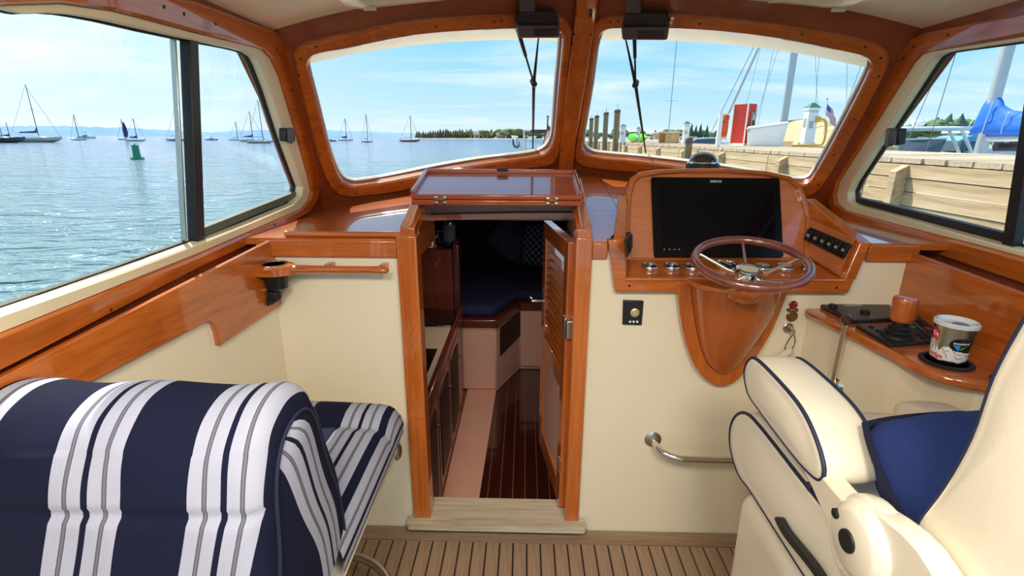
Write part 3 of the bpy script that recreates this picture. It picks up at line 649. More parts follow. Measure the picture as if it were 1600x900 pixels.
def pillow(name, c, w, h, t, R, m, label, grp=None, seam=None):
    vs, fs = pillowgeo(w, h, t); c = V(c); lo_ = min((R @ v).z for v in vs)
    o = root(name, c + V((0, 0, lo_)), label, 'pillow', grp)
    me = mesh('cover', vs, fs, m, ang=60); bm = bmesh.new(); bm.from_mesh(me); bmesh.ops.remove_doubles(bm, verts=bm.verts, dist=1e-5); bm.to_mesh(me); bm.free()
    k = link('cover', me, o, c); k.rotation_euler = R.to_euler()
    if seam:
        pp = []
        for s4, e4 in (((-1, -1), (1, -1)), ((1, -1), (1, 1)), ((1, 1), (-1, 1)), ((-1, 1), (-1, -1))):
            for q_ in range(12): a = s4[0] + (e4[0] - s4[0]) * q_ / 12; b = s4[1] + (e4[1] - s4[1]) * q_ / 12; pp.append(V((a * w / 2 * sqrt(1 - .2 * b * b), 0, b * h / 2 * sqrt(1 - .2 * a * a))))
        v3, f3 = tubegeo(pp, .007, 7, True); k2 = link('fuzzy_seam', mesh('fuzzy_seam', v3, f3, seam), o, c); k2.rotation_euler = R.to_euler()
    return o, k
Rx = lambda a: Matrix.Rotation(radians(a), 3, 'X'); Ry = lambda a: Matrix.Rotation(radians(a), 3, 'Y'); Rz = lambda a: Matrix.Rotation(radians(a), 3, 'Z')
pillow('throw_pillow', (.19, 4.60, .585), .46, .42, .14, Rz(-14) @ Rx(-22), LAT, 'navy throw pillow with fine white lattice beside the louvred door')
pillow('throw_pillow', (-.12, 4.72, .60), .44, .36, .13, Rz(8) @ Rx(-20) @ Ry(38), mat('grey_check_fabric', C(64, 70, 96), .9, var=.3, vscale=14), 'tilted grey-navy throw pillow behind the lattice pillow')
# galley
ga = root('galley_cabinet', (-.72, 2.4, ZC), 'dark mahogany galley counter with black cooktop along the port cabin side', 'cabinet')
box2('body', (-1.0, YB + .06, ZC + .012), (-.43, 3.19, .39), CABW, ga, .004)
box2('worktop', (-1.0, YB + .06, .39), (-.415, 3.19, .43), mat('pale_counter', C(190, 178, 158), .4), ga, .004)
box2('fiddle', (-.43, YB + .06, .40), (-.405, 3.19, .46), CABW, ga, .006)
for i in range(3):
    y0 = 1.80 + i * .4; dd = box2('cabinet_door', (-.432, y0, ZC + .06), (-.418, y0 + .37, .36), CABW, ga, .005); box2('door_panel', (-.420, y0 + .05, ZC + .12), (-.413, y0 + .32, .30), mat('dark_panel', C(46, 20, 14), .5), dd, .003); cyl('knob', (-.418, y0 + .335, .20), (-.400, y0 + .335, .20), .009, BRASS, dd)
ck = box2('cooktop', (-.92, 2.86, .43), (-.44, 3.17, .442), mat('black_glass', C(10, 10, 12), .08, coat=1), ga, .005)
for i in range(8): lathe('burner_dot', [(.007, 0), (.006, .004)], (-.62 - i * .010, 2.89 + i * .034, .442), STEEL, ck, n=8)
sk = box2('sink', (-.86, 2.13, .43), (-.47, 2.52, .437), mat('black_sink', C(14, 14, 16), .15, coat=1), ga, .008)
tube('faucet', [(-.80, 2.58, .43), (-.80, 2.58, .52), (-.78, 2.53, .55), (-.76, 2.45, .54)], .010, CHROME, ga)
lk = root('galley_locker', (-.71, 3.3, ZC), 'dark mahogany locker box standing at the far end of the galley', 'cabinet')
box2('body', (-1.0, 3.205, ZC + .012), (-.44, 3.375, .84), CABW, lk, .006)
box2('corner_post', (-.475, 3.196, ZC + .012), (-.43, 3.24, .88), mat('locker_post', C(70, 36, 34), .35, coat=.5), lk, .01)
fr_ = tube('fiddle_rail', [(-.46, 3.22, .88), (-.45, 3.25, .885), (-.45, 3.32, .885), (-.50, 3.36, .885), (-.9, 3.36, .885)], .012, CABW, lk)
for x, y in ((-.45, 3.3), (-.7, 3.36)): cyl('rail_post', (x, y, .835), (x, y, .88), .008, CABW, lk)
kt = root('kettle', (-.62, 3.28, .841), 'small polished kettle on the mahogany locker below deck', 'kettle')
lathe('body', [(.001, .0), (.060, 0), (.064, .006), (.063, .05), (.056, .10), (.044, .13), (.040, .135), (.001, .138)], (-.62, 3.28, .841), CHROME, kt)
lathe('lid', [(.040, 0), (.030, .012), (.010, .016), (.010, .026), (.013, .032), (.001, .038)], (-.62, 3.28, .976), BLACK, kt)
tube('handle', [(-.575, 3.28, .95), (-.535, 3.28, .955), (-.525, 3.28, .91), (-.545, 3.28, .87), (-.56, 3.28, .865)], .008, BLACK, kt); tube('spout', [(-.67, 3.28, .91), (-.695, 3.28, .94), (-.705, 3.28, .965)], [.014, .010, .007], CHROME, kt)
bt = root('bottle', (-.505, 3.31, .841), 'tall dark bottle with pale label behind the kettle', 'bottle')
lathe('glass', [(.001, 0), (.040, 0), (.042, .01), (.042, .16), (.03, .20), (.016, .22), (.015, .28), (.001, .28)], (-.505, 3.31, .841), mat('dark_bottle', C(30, 44, 66), .15, coat=1), bt); lathe('paper_label', [(.0425, .04), (.0428, .05), (.0428, .14), (.0425, .15)], (-.505, 3.31, .841), mat('label_paper', C(66, 76, 92), .7), bt)

cbl = root('cabin_fill_light', (-.05, 2.75, 1.12), 'added warm fill light under the foredeck inside the lower cabin', 'light')  # added lamp, there only to brighten the liner and sole below deck
lathe('rim', [(.05, .03), (.05, .0), (.042, -.006), (.04, 0)], (-.05, 2.75, 1.13), BRASS, cbl); lathe('lens', [(.041, .0), (.001, -.004)], (-.05, 2.75, 1.13), mat('fill_lens', C(255, 236, 200), .3, emit=(C(255, 226, 180), 3.0)), cbl)
l_ = bpy.data.lights.new('cabin_fill_lamp', 'AREA'); l_.shape = 'DISK'; l_.size = .1; l_.energy = 1.7; l_.color = (1, .74, .58); lo_c = bpy.data.objects.new('cabin_fill_lamp', l_); COL.objects.link(lo_c); lo_c.parent = cbl; lo_c.location = (0, 0, -.01)
# ================================================================ helm console
he = root('helm_console', (.72, 1.75, 1.2), 'varnished teak helm console with arched instrument panel and tapered cowl', 'helm console')
pn = V((0, -.30, .13)).normalized(); FH = Fr((.72, 1.85, 1.11), (1, 0, 0), pn)
arch_o = [(978, 408), (974, 339), (977, 303), (983, 281), (996, 271), (1030, 267), (1069, 265), (1136, 264.5), (1195.5, 269), (1233, 277.5), (1248, 290), (1257, 312), (1266, 339), (1262, 408)]
arch_i = [(986, 404), (983, 345), (986, 305), (991, 287), (1000, 279), (1030, 274), (1069, 271.6), (1136, 271.6), (1195.5, 276), (1230, 284), (1243, 295), (1251, 317), (1258, 341), (1254, 404)]
ao, ai = FH.pxs(arch_o), FH.pxs(arch_i)
PANW = wood('panel_teak', C(176, 92, 50), C(196, 112, 66), C(208, 124, 76), grain='X', fine=60, contrast=.7)
extr('panel_back', ao, FH, -.20, -.006, WX, he, .006)
extr('instrument_panel', ai, FH, -.006, .002, PANW, he, .001)
ring('arch_frame', ao, ai, FH, -.01, .018, WX, he, .005)
# sloping shelf with the gauges
pl, pr = FH.p(FH.px(982, 402)), FH.p(FH.px(1260, 402))
YL = YB - .03
ql, qr = PY(977, 436, YL), PY(1319, 438, YL)
sh = slab('gauge_shelf', [pl, pr, qr, ql], (0, 0, -1), .015, WX, he, .002)
tube('shelf_bead', [ql + V((0, -.002, 0)), qr + V((0, -.002, 0))], .007, WX, sh)
def shelfpt(x, y):
    n = (pr - pl).cross(ql - pl).normalized(); n = n if n.z > 0 else -n; return hit(x, y, pl, n), n
# flange on the bulkhead
FB = Fr((.72, YL, 1.0), (1, 0, 0), (0, -1, 0))
fo = FB.pxs([(950, 375), (961, 456), (1324, 458), (1360, 378), (1343, 379), (1318, 439), (978, 437), (976, 375)])
extr('flange', fo, FB, -.03, .004, WX, he, .003)
# cheeks
def cheek(name, pxp, pxf, off):
    a, b, c, d = FH.p(FH.px(*pxp[0])), FH.p(FH.px(*pxp[1])), PY(*pxf[0], YL), PY(*pxf[1], YL)
    q = [a, b, c, d]; o = V((off, 0, 0)); return hexa(name, q, [p + o for p in q], WY, he, .004), q
chl, ql4 = cheek('cheek', [(982, 402), (982, 305)], [(977, 374), (979, 437)], -.040)
chr_, qr4 = cheek('cheek', [(1260, 402), (1258, 310)], [(1343, 379), (1318, 438)], .04)
# switch panel on the starboard cheek
nr = (qr4[1] - qr4[0]).cross(qr4[3] - qr4[0]).normalized(); nr = nr if nr.x < 0 else -nr
FSW = Fr(qr4[0], qr4[3] - qr4[0], nr)
extr('switch_gloss', FSW.pxs([(1262, 340), (1336, 374), (1312, 430), (1262, 398)]), FSW, 0, .002, PANW, he, .001)
sw = extr('switch_panel', FSW.pxs([(1268, 355), (1334, 382.5), (1320, 405), (1259, 375)]), FSW, .0, .010, BLACK, he, .004)
for i in range(6):
    t0, t1 = (i + .12) / 6, (i + .88) / 6
    f = lambda t, s: (1268 + (1334 - 1268) * t + (1259 - 1268) * s, 355 + 27.5 * t + 21 * s)
    pp = [f(t0, .1), f(t1, .1), f(t1, .9), f(t0, .9)]
    rk = extr('rocker', FSW.pxs(pp), FSW, .010, .017, RUBBER, sw, .002)
    q = [f(t0 + .03, .42), f(t1 - .03, .42), f(t1 - .03, .62), f(t0 + .03, .62)]; extr('rocker_mark', FSW.pxs(q), FSW, .017, .0176, mat('switch_print', C(150, 150, 148), .5), rk)
nl = (ql4[1] - ql4[0]).cross(ql4[3] - ql4[0]).normalized(); nl = nl if nl.x > 0 else -nl
FSL = Fr(ql4[0], ql4[0] - ql4[3], nl)
sl_ = extr('switch_panel', FSL.pxs([(974.5, 374), (987, 354), (985.5, 385), (977, 402)]), FSL, 0, .010, BLACK, he, .003)
for i in range(3):
    t0, t1 = (i + .1) / 3, (i + .9) / 3; f = lambda t, s: (975.5 + 10 * t + s * 2.2, 376 - 19 * t + s * 22); extr('rocker', FSL.pxs([f(t0, .1), f(t1, .1), f(t1, .9), f(t0, .9)]), FSL, .010, .015, RUBBER, sl_, .001)
screws(FB, [(983, 446), (1306, 449), (1073, 500), (1200, 503), (1125, 593)], he, .0045)
# cowl under the shelf
co_o = [(1056, 457), (1062.5, 493), (1071, 535.5), (1086, 573), (1105, 594), (1126, 602), (1149, 594.5), (1170, 571), (1191, 541), (1210, 506), (1229, 459)]
co_i = [(1078, 440), (1081.5, 476), (1090, 527), (1101, 561), (1115, 577.5), (1130, 583), (1147, 574.5), (1168, 546), (1188, 512), (1203, 482), (1214, 440)]
A, B = FB.pxs(co_o), FB.pxs(co_i)
A[0] = V((A[0].x, B[0].y)); A[-1] = V((A[-1].x, B[-1].y)); A[0].x -= .003; A[-1].x += .008
As, Bs = cat(A, 4, False), cat(B, 4, False); n = len(As)
vs = [FB.p(p, -.02) for p in As] + [FB.p(p, .006) for p in As] + [FB.p(p, .006) for p in Bs] + [FB.p(p, -.02) for p in Bs]; fs = []
for i in range(n - 1):
    for k in range(4): a, b = k * n, ((k + 1) % 4) * n; fs.append((a + i, a + i + 1, b + i + 1, b + i))
fs += [(0, n, 2 * n, 3 * n), (n - 1, 4 * n - 1, 3 * n - 1, 2 * n - 1)]
mk('cowl_flange', vs, fs, WZ, he, bevel=.002)
ztop = FB.p(B[0]).z; half = len(Bs) // 2
cl2 = cat(B, 6, False); m_ = len(cl2) // 2; low = min(range(len(cl2)), key=lambda i: cl2[i].y)
Lc, Rc = cl2[:low + 1], cl2[low:][::-1]
def at_y(c, y):
    for i in range(len(c) - 1):
        if (c[i].y - y) * (c[i + 1].y - y) <= 0 and c[i].y != c[i + 1].y: t = (c[i].y - y) / (c[i].y - c[i + 1].y); return c[i].x + (c[i + 1].x - c[i].x) * t
    return c[-1].x
y0, y1 = B[0].y, cl2[low].y; rings = []
for k in range(15):
    t = k / 14; y = y0 + (y1 - y0) * (1 - (1 - t) ** 1.3) * .995; xl, xr = at_y(Lc, y), at_y(Rc, y); dep = .015 + .125 * (1 - t) ** 1.1; r = []
    for j in range(21):
        a = pi * j / 20; r.append(FB.p(((xl + xr) / 2 - cos(a) * (xr - xl) / 2, y), dep * sin(a) ** .8 if 0 < j < 20 else -.01))
    rings.append(r)
rings.append([FB.p((cl2[low].x, y1), .008)] * 21)
vs, fs = loft(rings, False, False); b0 = len(vs); fs.append(tuple(range(21))); mk('cowl', vs, fs, wood('cowl_wood', C(150, 72, 26), C(172, 84, 30), C(184, 96, 38), grain='Z', fine=30, contrast=.6), he, ang=50)
lip = [V((p.x, p.y, p.z)) for p in rings[0]]
def lipgeo(sc, z0, z1):
    c = sum(lip, V()) / 21; L = [c + (p - c) * sc for p in lip]; L[0].y = L[-1].y = YL + .02
    return [[p + V((0, 0, z0)) for p in L], [p + V((0, 0, z1)) for p in L]]
vs, fs = loft(lipgeo(1.10, -.004, .012)); mk('cowl_lip', vs, fs, WX, he, bevel=.004)
# gauges
for i, (x, y, wd) in enumerate([(1015, 419, 26), (1049, 419, 26), (1082, 420, 26), (1134, 417, 37), (1191, 420.5, 26), (1225, 420.5, 26), (1263, 422, 24)]):
    p, nn = shelfpt(x, y); r = wd / 2 / F * (ROT.transposed() @ (p - CAM)).z * -1
    g = lathe('gauge', [(r * .9, -.002), (r, .004), (r, .010), (r * .93, .0135), (r * .84, .012), (r * .80, .006)], p, CHROME, he, nn, 28)
    lathe('gauge_dial', [(.0005, .0062), (r * .80, .0062), (r * .8, .005)], p, mat('gauge_face', C(40, 42, 40), .3), g, nn, 24)
    lathe('gauge_glass', [(r * .82, .0085), (r * .4, .0105), (.0005, .011)], p, GLASS, g, nn, 20)
    u = V((1, 0, 0)); v = nn.cross(u); box('gauge_needle', p + nn * .007 + (u * .25 + v * .35) * r, (r * .8, r * .09, .001), mat('needle_white', C(230, 226, 210), .5), g, 0, Matrix((u, v, nn)).transposed() @ Rz(50 + i * 23))
# chart display
mo = root('chart_display', FH.p(FH.px(1118, 401)), 'wide black glass chart display set in the helm panel', 'display')
mb = FH.pxs([(1016, 278.5), (1215, 280.5), (1221, 402.5), (1020.5, 402.5)])
extr('bezel', rpoly(mb, .008, 3), FH, .001, .016, mat('display_bezel', C(10, 10, 14), .15, spec=.25), mo, .002)
si = FH.pxs([(1030, 290), (1204, 291.5), (1209, 386), (1034, 386)]); extr('screen', si, FH, .0155, .0166, SCREEN, mo)
text('brand_lettering', 'SIMRAD', .0125, FH, FH.px(1116, 285.8), .0163, mat('display_print', C(190, 190, 196), .5), mo, bold=.0003)
for x in (1036, 1044, 1052, 1059): extr('touch_mark', rpoly([FH.px(x, 391) + V(d) for d in ((-.002, -.0015), (.002, -.0015), (.002, .0015), (-.002, .0015))], .0005, 2), FH, .0155, .0164, mat('display_print', C(190, 190, 196), .5), mo)
# compass
cpx = V(hit(1098, 258, (0, 2.11, 0), (0, 1, 0))); cpz = cpx.z
cp = root('compass', cpx, 'black domed compass with chrome ring on top of the helm console', 'compass')
lathe('base', [(.001, -.03), (.064, -.03), (.066, -.004), (.066, .002), (.060, .008)], cpx, BLACK, cp)
lathe('ring', [(.060, .005), (.062, .008), (.061, .012), (.056, .015)], cpx, CHROME, cp)
lathe('dome', [(.056, .012), (.054, .022), (.047, .035), (.035, .045), (.019, .051), (.001, .053)], cpx, mat('smoked_dome', C(24, 30, 40), .03, coat=1, spec=1), cp)
# steering wheel
st = root('steering_wheel', (.69, 1.56, 1.09), 'brown wooden steering wheel with polished spokes and hub', 'steering wheel')
wc = V(hit(1173, 409, (0, 1.49, 0), (0, 1, 0))); e = radians(77); wn = V((-.05, -cos(e), sin(e))).normalized(); wu = V((1, 0, 0)); wu = (wu - wn * wu.dot(wn)).normalized(); wv = wn.cross(wu); R_ = .160
tube('rim', [wc + (wu * cos(2 * pi * k / 72) + wv * sin(2 * pi * k / 72)) * R_ for k in range(72)], .0135, RIMW, st, 14, True)
hb = wc - wn * .045
for k in range(5):
    a = radians(78 + 72 * k); d = wu * cos(a) + wv * sin(a); tube('spoke', [hb + d * .03, hb + d * .06 + wn * .004, wc + d * (R_ - .006) - wn * .003], [.0055, .0055, .005], CHROME, st, 10)
lathe('hub', [(.032, -.04), (.040, -.03), (.042, -.022), (.042, .014), (.038, .022), (.029, .024), (.026, .021), (.001, .021)], hb, CHROME, st, wn)
lathe('shaft', [(.05, -.075), (.05, -.062), (.022, -.055), (.020, -.03)], hb, WX, st, wn)
# ================================================================ fittings around the helm
def plate(name, px4, fr, w0, w1, m, parent, b=.003): return extr(name, fr.pxs(px4), fr, w0, w1, m, parent, b)
FW = Fr((.7, YB, 1.0), (1, 0, 0), (0, -1, 0))
th = root('dial_panel', FW.p(FW.px(988, 507)), 'black square control plate with brass dial and three buttons left of the wheel', 'control panel')
plate('back_plate', [(973, 468), (1005, 469), (1002, 507), (972, 506)], FW, 0, .010, BLACK, th)
c = FW.p(FW.px(991, 487), .010); lathe('dial', [(.016, 0), (.016, .003), (.011, .005), (.010, .010), (.001, .011)], c, mat('pale_brass', C(214, 200, 150), .35, metal=.6), th, (0, -1, 0), 20)
for x in (983.5, 989, 994.5): cyl('button', FW.p(FW.px(x, 501), .008), FW.p(FW.px(x, 501), .013), .0042, mat('white_button', C(236, 234, 226), .4), th, 10)
def wallknob(name, x, y, prof, m, label, cat_):
    o = root(name, FW.p(FW.px(x, y)) - V((0, 0, prof[0][0])), label, cat_); lathe('body', prof, FW.p(FW.px(x, y)), m, o, (0, -1, 0), 18); return o
o = wallknob('indicator_light', 1239, 476, [(.015, 0), (.015, .004), (.012, .006), (.010, .011), (.001, .015)], REDL, 'small red indicator light on the cream bulkhead above a nameplate', 'light')
o = wallknob('push_button', 1237, 494, [(.020, 0), (.020, .004), (.017, .007), (.001, .009)], BRASS, 'round brown push button on the bulkhead above the ignition key', 'button')
lp_ = root('name_plate', FW.p(FW.px(1238, 487)), 'tiny dark engraved plate between the red light and brown button', 'plate'); plate('plate', [(1229, 482), (1247, 482), (1247, 486.5), (1229, 486.5)], FW, 0, .002, mat('dark_bronze', C(78, 66, 54), .4, metal=.6), lp_, .0005)
for x in (1231, 1245): cyl('plate_rivet', FW.p(FW.px(x, 484), .002), FW.p(FW.px(x, 484), .003), .0018, STEEL, lp_, 8)
plate('engraving', [(1234, 483.4), (1242, 483.4), (1242, 485), (1234, 485)], FW, .002, .0023, mat('engraved_pale', C(170, 160, 140), .5), lp_, 0)
ig = root('ignition_key', FW.p(FW.px(1231, 516)), 'round ignition switch with a key and white float tag hanging down', 'key')
kc = FW.p(FW.px(1231, 512)); lathe('switch_barrel', [(.019, 0), (.019, .004), (.015, .007), (.012, .012), (.001, .013)], kc, STEEL, ig, (0, -1, 0), 20)
box('key', kc + V((.003, -.026, -.004)), (.006, .03, .022), STEEL, ig, .002)
tube('cord', cat([kc + V((.004, -.036, -.01)), kc + V((.012, -.038, -.035)), kc + V((.010, -.03, -.07)), kc + V((-.01, -.022, -.075)), kc + V((-.004, -.03, -.03)), kc + V((.003, -.036, -.012))], 5, False), .0016, RUBBER, ig, 6)
ft = tube('float_tag', [kc + V((.012, -.024, -.066)), kc + V((.006, -.024, -.08)), kc + V((-.02, -.022, -.105)), kc + V((-.055, -.02, -.135)), kc + V((-.062, -.02, -.14))], [.006, .014, .017, .015, .006], mat('off_white_foam', C(214, 206, 190), .8), ig, 10)
# grab rail on the bulkhead
gr = root('foot_rail', FW.p(FW.px(1020, 700)), 'curved polished tubular rail on a round flange below the console', 'rail')
a = FW.p(FW.px(1020, 686)); lathe('flange', [(.032, 0), (.032, .004), (.026, .008), (.018, .010), (.016, .02)], a, STEEL, gr, (0, -1, 0), 24)
tube('tube', cat([a, a + V((.004, -.03, -.004)), a + V((.022, -.066, -.012)), a + V((.07, -.088, -.02)), a + V((.15, -.092, -.022)), a + V((.4, -.092, -.022)), a + V((.55, -.092, -.022)), a + V((.615, -.07, -.018)), a + V((.63, 0, -.01))], 6, False), .0125, CHROME, gr, 14)
lathe('flange', [(.032, 0), (.032, .004), (.026, .008), (.018, .010), (.016, .02)], a + V((.63, 0, -.01)), STEEL, gr, (0, -1, 0), 24)
# side box and shelf
SZ = .98
sp = [(.99, YB), (1.035, 1.26), (1.05, 1.20), (1.075, 1.165), (1.12, 1.135), (1.22, 1.10), (1.345, 1.06), (1.30, YB)]
ins = lambda d: [V((.99 + d, YB)), V((1.03 + d, 1.33)), V((1.05 + d, 1.302)), V((1.08 + d, 1.285)), V((1.10 + d, 1.26)), V((1.105 + d, 1.22)), V((1.13 + d, 1.16)), V((1.22 + d * .2, 1.105 + d)), V((1.42, 1.05 + d)), V((1.42, YB))]
sb = extr('wall_side_box', ins(.018), FZ, -.0, SZ - .03, CREAM, None, .004); tag(sb, kind='structure')
sf = root('side_shelf', (1.15, 1.4, SZ - .03), 'varnished wooden shelf along the starboard side holding the controls', 'shelf')
extr('board', [V(p) for p in sp], FZ, SZ - .03, SZ, WY, sf, .010)
FSH = Fr((1.15, 1.4, SZ), (1, 0, 0), (0, 0, 1))
def ctl(name, px4, h, label, cat_): 
    o = root(name, FSH.p(sum(FSH.pxs(px4), V((0, 0))) / 4), label, cat_); extr('case', FSH.pxs(px4), FSH, 0, h, BLACK, o, .004); return o
ta = ctl('trim_tab_control', [(1281, 481), (1389, 479), (1397, 503), (1330, 507)], .014, 'flat black control panel at the front corner of the side shelf', 'control panel')
for x, y in ((1300, 486), (1350, 495)): cyl('knob', FSH.p(FSH.px(x, y), .012), FSH.p(FSH.px(x, y), .024), .014, RUBBER, ta, 14)
plate('print_line', [(1318, 482.5), (1345, 482), (1346, 484), (1319, 484.5)], FSH, .0141, .0146, mat('grey_print', C(150, 150, 150), .5), ta, 0)
jb = root('joystick', FSH.p(FSH.px(1400, 540)), 'docking joystick with wooden knob on a black base plate', 'joystick')
extr('base_plate', FSH.pxs([(1336, 512), (1428, 512), (1458, 538), (1390, 544)]), FSH, 0, .012, BLACK, jb, .003)
jc = FSH.p(FSH.px(1404, 533)) + V((0, .01, .012))
lathe('boot', [(.042, 0), (.040, .006), (.032, .010), (.034, .016), (.026, .022), (.028, .028), (.020, .034), (.020, .05)], jc, RUBBER, jb)
lathe('knob', [(.020, .046), (.026, .048), (.029, .053), (.030, .062), (.0315, .105), (.0315, .112), (.029, .119), (.022, .122), (.001, .1225)], jc, wood('knob_wood', C(150, 74, 24), C(178, 92, 36), C(194, 108, 48), grain='Z', coat=.8), jb)
for k, (x, y) in enumerate(((1360, 517), (1371, 523), (1425, 517), (1432, 529), (1440, 534))): cyl('button', FSH.p(FSH.px(x, y), .010), FSH.p(FSH.px(x, y), .016), .007, (GREENR if k == 2 else RUBBER), jb, 12)
bx_ = ctl('instrument_box', [(1432, 500), (1462, 524), (1452, 536), (1424, 512)], .02, 'small black instrument box between the joystick and the tin', 'instrument')
for t in (.25, .5, .75): box('key_pad', FSH.p(FSH.px(1428 + 26 * t, 506 + 24 * t), .022), (.014, .02, .006), (mat('brown_key', C(110, 60, 40), .5) if t > .6 else RUBBER), bx_, .002)
ph = root('handheld_radio', FSH.p(V((.135, -.235))), 'black handheld radio lying behind the tin on the side shelf', 'radio')
Rr = Rz(32); rc = FSH.p(V((.115, -.215)), .02)
box('case', rc, (.17, .06, .036), BLACK, ph, .008, Rr); box('display', rc + Rr @ V((-.02, 0, .018)), (.04, .036, .004), mat('lcd_grey', C(120, 130, 140), .3), ph, .002, Rr); box('key_pad', rc + Rr @ V((.035, 0, .018)), (.05, .04, .004), RUBBER, ph, .002, Rr)
tube('antenna', [rc + Rr @ V((-.085, .015, 0)), rc + Rr @ V((-.16, .015, .004))], [.007, .004], RUBBER, ph, 8)
# throttle lever on the box face
lv = root('throttle_lever', PX(1308, 615, 1.03), 'slim polished throttle lever with dark ball knob beside the side shelf', 'lever')
b0 = V(PX(1308, 606, 1.033)); nb = V((-1, -.105, 0)).normalized()
lathe('base', [(.034, 0), (.034, .006), (.026, .012), (.016, .016), (.015, .03), (.001, .032)], b0, CHROME, lv, nb, 24)
b1 = b0 + nb * .022; kt_ = V(PX(1323, 500, b1.x - .02)); tube('rod', [b1, b1 + (kt_ - b1) * .12, kt_], [.014, .0085, .0075], CHROME, lv, 14)
dv = (kt_ - b1).normalized(); lathe('knob', [(.006, -.018), (.013, -.012), (.017, 0), (.014, .012), (.006, .018), (.001, .019)], kt_, mat('dark_wood_ball', C(66, 34, 30), .3, coat=1), lv, dv, 18)
# cup well and printed tin
tn0 = FSH.p(FSH.px(1478, 566)); tn0.z = SZ
cw = root('cup_well', tn0 + V((0, 0, -.002)), 'black rubber cup holder ring let into the side shelf', 'cup holder')
lathe('ring', [(.048, .001), (.058, .001), (.060, .004), (.056, .007), (.049, .007), (.047, .001), (.001, .001)], tn0, RUBBER, cw)
tin = root('tumbler', tn0 + V((0, 0, .004)), 'steel tumbler with clear lid and printed decals standing in the cup holder', 'tumbler')
TZ = .004; prof = [(.001, TZ), (.034, TZ), (.037, TZ + .004), (.0385, TZ + .02), (.0445, TZ + .100), (.0465, TZ + .104)]
lathe('body', prof + [(.043, TZ + .104), (.001, TZ + .100)], tn0, STEEL, tin, n=40)
lathe('lid', [(.001, TZ + .106), (.036, TZ + .106), (.039, TZ + .112), (.044, TZ + .115), (.048, TZ + .112), (.0485, TZ + .104), (.045, TZ + .102)], tn0, mat('clear_lid', C(206, 214, 214), .15, coat=1), tin, n=40)
lo2 = lathe('lid_opening', [(.001, .001), (.017, .001), (.018, 0), (.001, 0)], tn0 + V((.006, -.006, TZ + .106)), mat('smoky_blue', C(96, 106, 134), .25), tin, n=24)
azc = atan2(CAM.y - tn0.y, CAM.x - tn0.x)
def trad(h): return .0385 + (.006) * (h - .02) / .08
def tp_(x, h, off=.0006):                                # x: arc metres right of centre as the camera sees it
    r = trad(h) + off; a = azc + x / .041; return tn0 + V((cos(a) * r, sin(a) * r, TZ + h))
def decal(name, poly, m, off, parent=tin, n=3):
    poly = [V(p) for p in poly]; dense = []
    for i in range(len(poly)):
        for k in range(n): dense.append(poly[i].lerp(poly[(i + 1) % len(poly)], k / n))
    from mathutils.geometry import delaunay_2d_cdt
    xs = [p.x for p in dense]; ys = [p.y for p in dense]; st_ = .006
    grid = [V((min(xs) + st_ * (i + .5), min(ys) + st_ * (j + .5))) for i in range(int((max(xs) - min(xs)) / st_)) for j in range(int((max(ys) - min(ys)) / st_))]
    pts_ = dense + grid; r = delaunay_2d_cdt(pts_, [], [list(range(len(dense)))], 1, 1e-6)
    vs_ = [tp_(p.x, p.y, off) for p in r[0]]; return mk(name, vs_, [tuple(f) for f in r[2]], m, parent)
wh = mat('print_white', C(236, 236, 232), .5); ink = mat('print_ink', C(60, 62, 66), .5)
decal('snow_band', [(-.062, .010), (.070, .010), (.070, .036), (.030, .040), (.012, .046), (-.004, .052), (-.014, .049), (-.022, .036), (-.030, .056), (-.038, .066), (-.046, .060), (-.062, .062)], wh, .0005)
decal('red_tag', [(-.050, .066), (-.029, .062), (-.028, .088), (-.047, .092)], mat('print_red', C(226, 50, 56), .5), .0009)
decal('round_badge', [(.020 + .023 * cos(a * pi / 16), .060 + .0175 * sin(a * pi / 16)) for a in range(32)], mat('print_black', C(20, 22, 24), .4), .0010, n=1)
decal('wing_blue', [(.004, .060), (.019, .0605), (.0175, .044)], mat('print_blue', C(44, 150, 226), .4), .0015)
decal('wing_green', [(.0195, .046), (.0375, .060), (.0215, .054)], mat('print_green', C(62, 168, 60), .4), .0015)
def wraptext(name, s, size, x, h, m, rot=0, bold=0, shear=0):
    me = textmesh(s, size, extr=.00005, bold=bold, shear=shear); me.materials.clear(); me.materials.append(m); cr, sr = cos(rot), sin(rot)
    for v in me.vertices:
        a, b = v.co.x * cr - v.co.y * sr, v.co.x * sr + v.co.y * cr; v.co = tp_(x + a, h + b, .0019 + v.co.z) - org(tin)
    return link(name, me, tin)
wraptext('badge_lettering', 'snowbird', .0088, .0205, .0655, wh, bold=.0002); wraptext('tag_lettering', 'CA', .013, -.036, .078, wh, rot=-.35, bold=.0004); wraptext('lodge_lettering', 'Lodge', .0165, -.030, .0235, mat('print_red', C(226, 50, 56), .5), rot=-.1, bold=.0003)
for i, L in enumerate([[(-.046, .058), (-.040, .046), (-.042, .036)], [(-.038, .064), (-.034, .050), (-.030, .036)], [(-.034, .06), (-.027, .044)], [(-.016, .045), (-.008, .038), (.000, .042)], [(-.012, .036), (-.004, .028), (-.002, .020)], [(.006, .046), (.014, .036), (.026, .034)], [(.014, .030), (.020, .022), (.032, .026)], [(.034, .036), (.046, .030), (.054, .034)]]):
    tube('ink_line', [tp_(x, h, .0009) for x, h in cat([V(p) for p in L], 3, False)], .0006, ink, tin, 5)

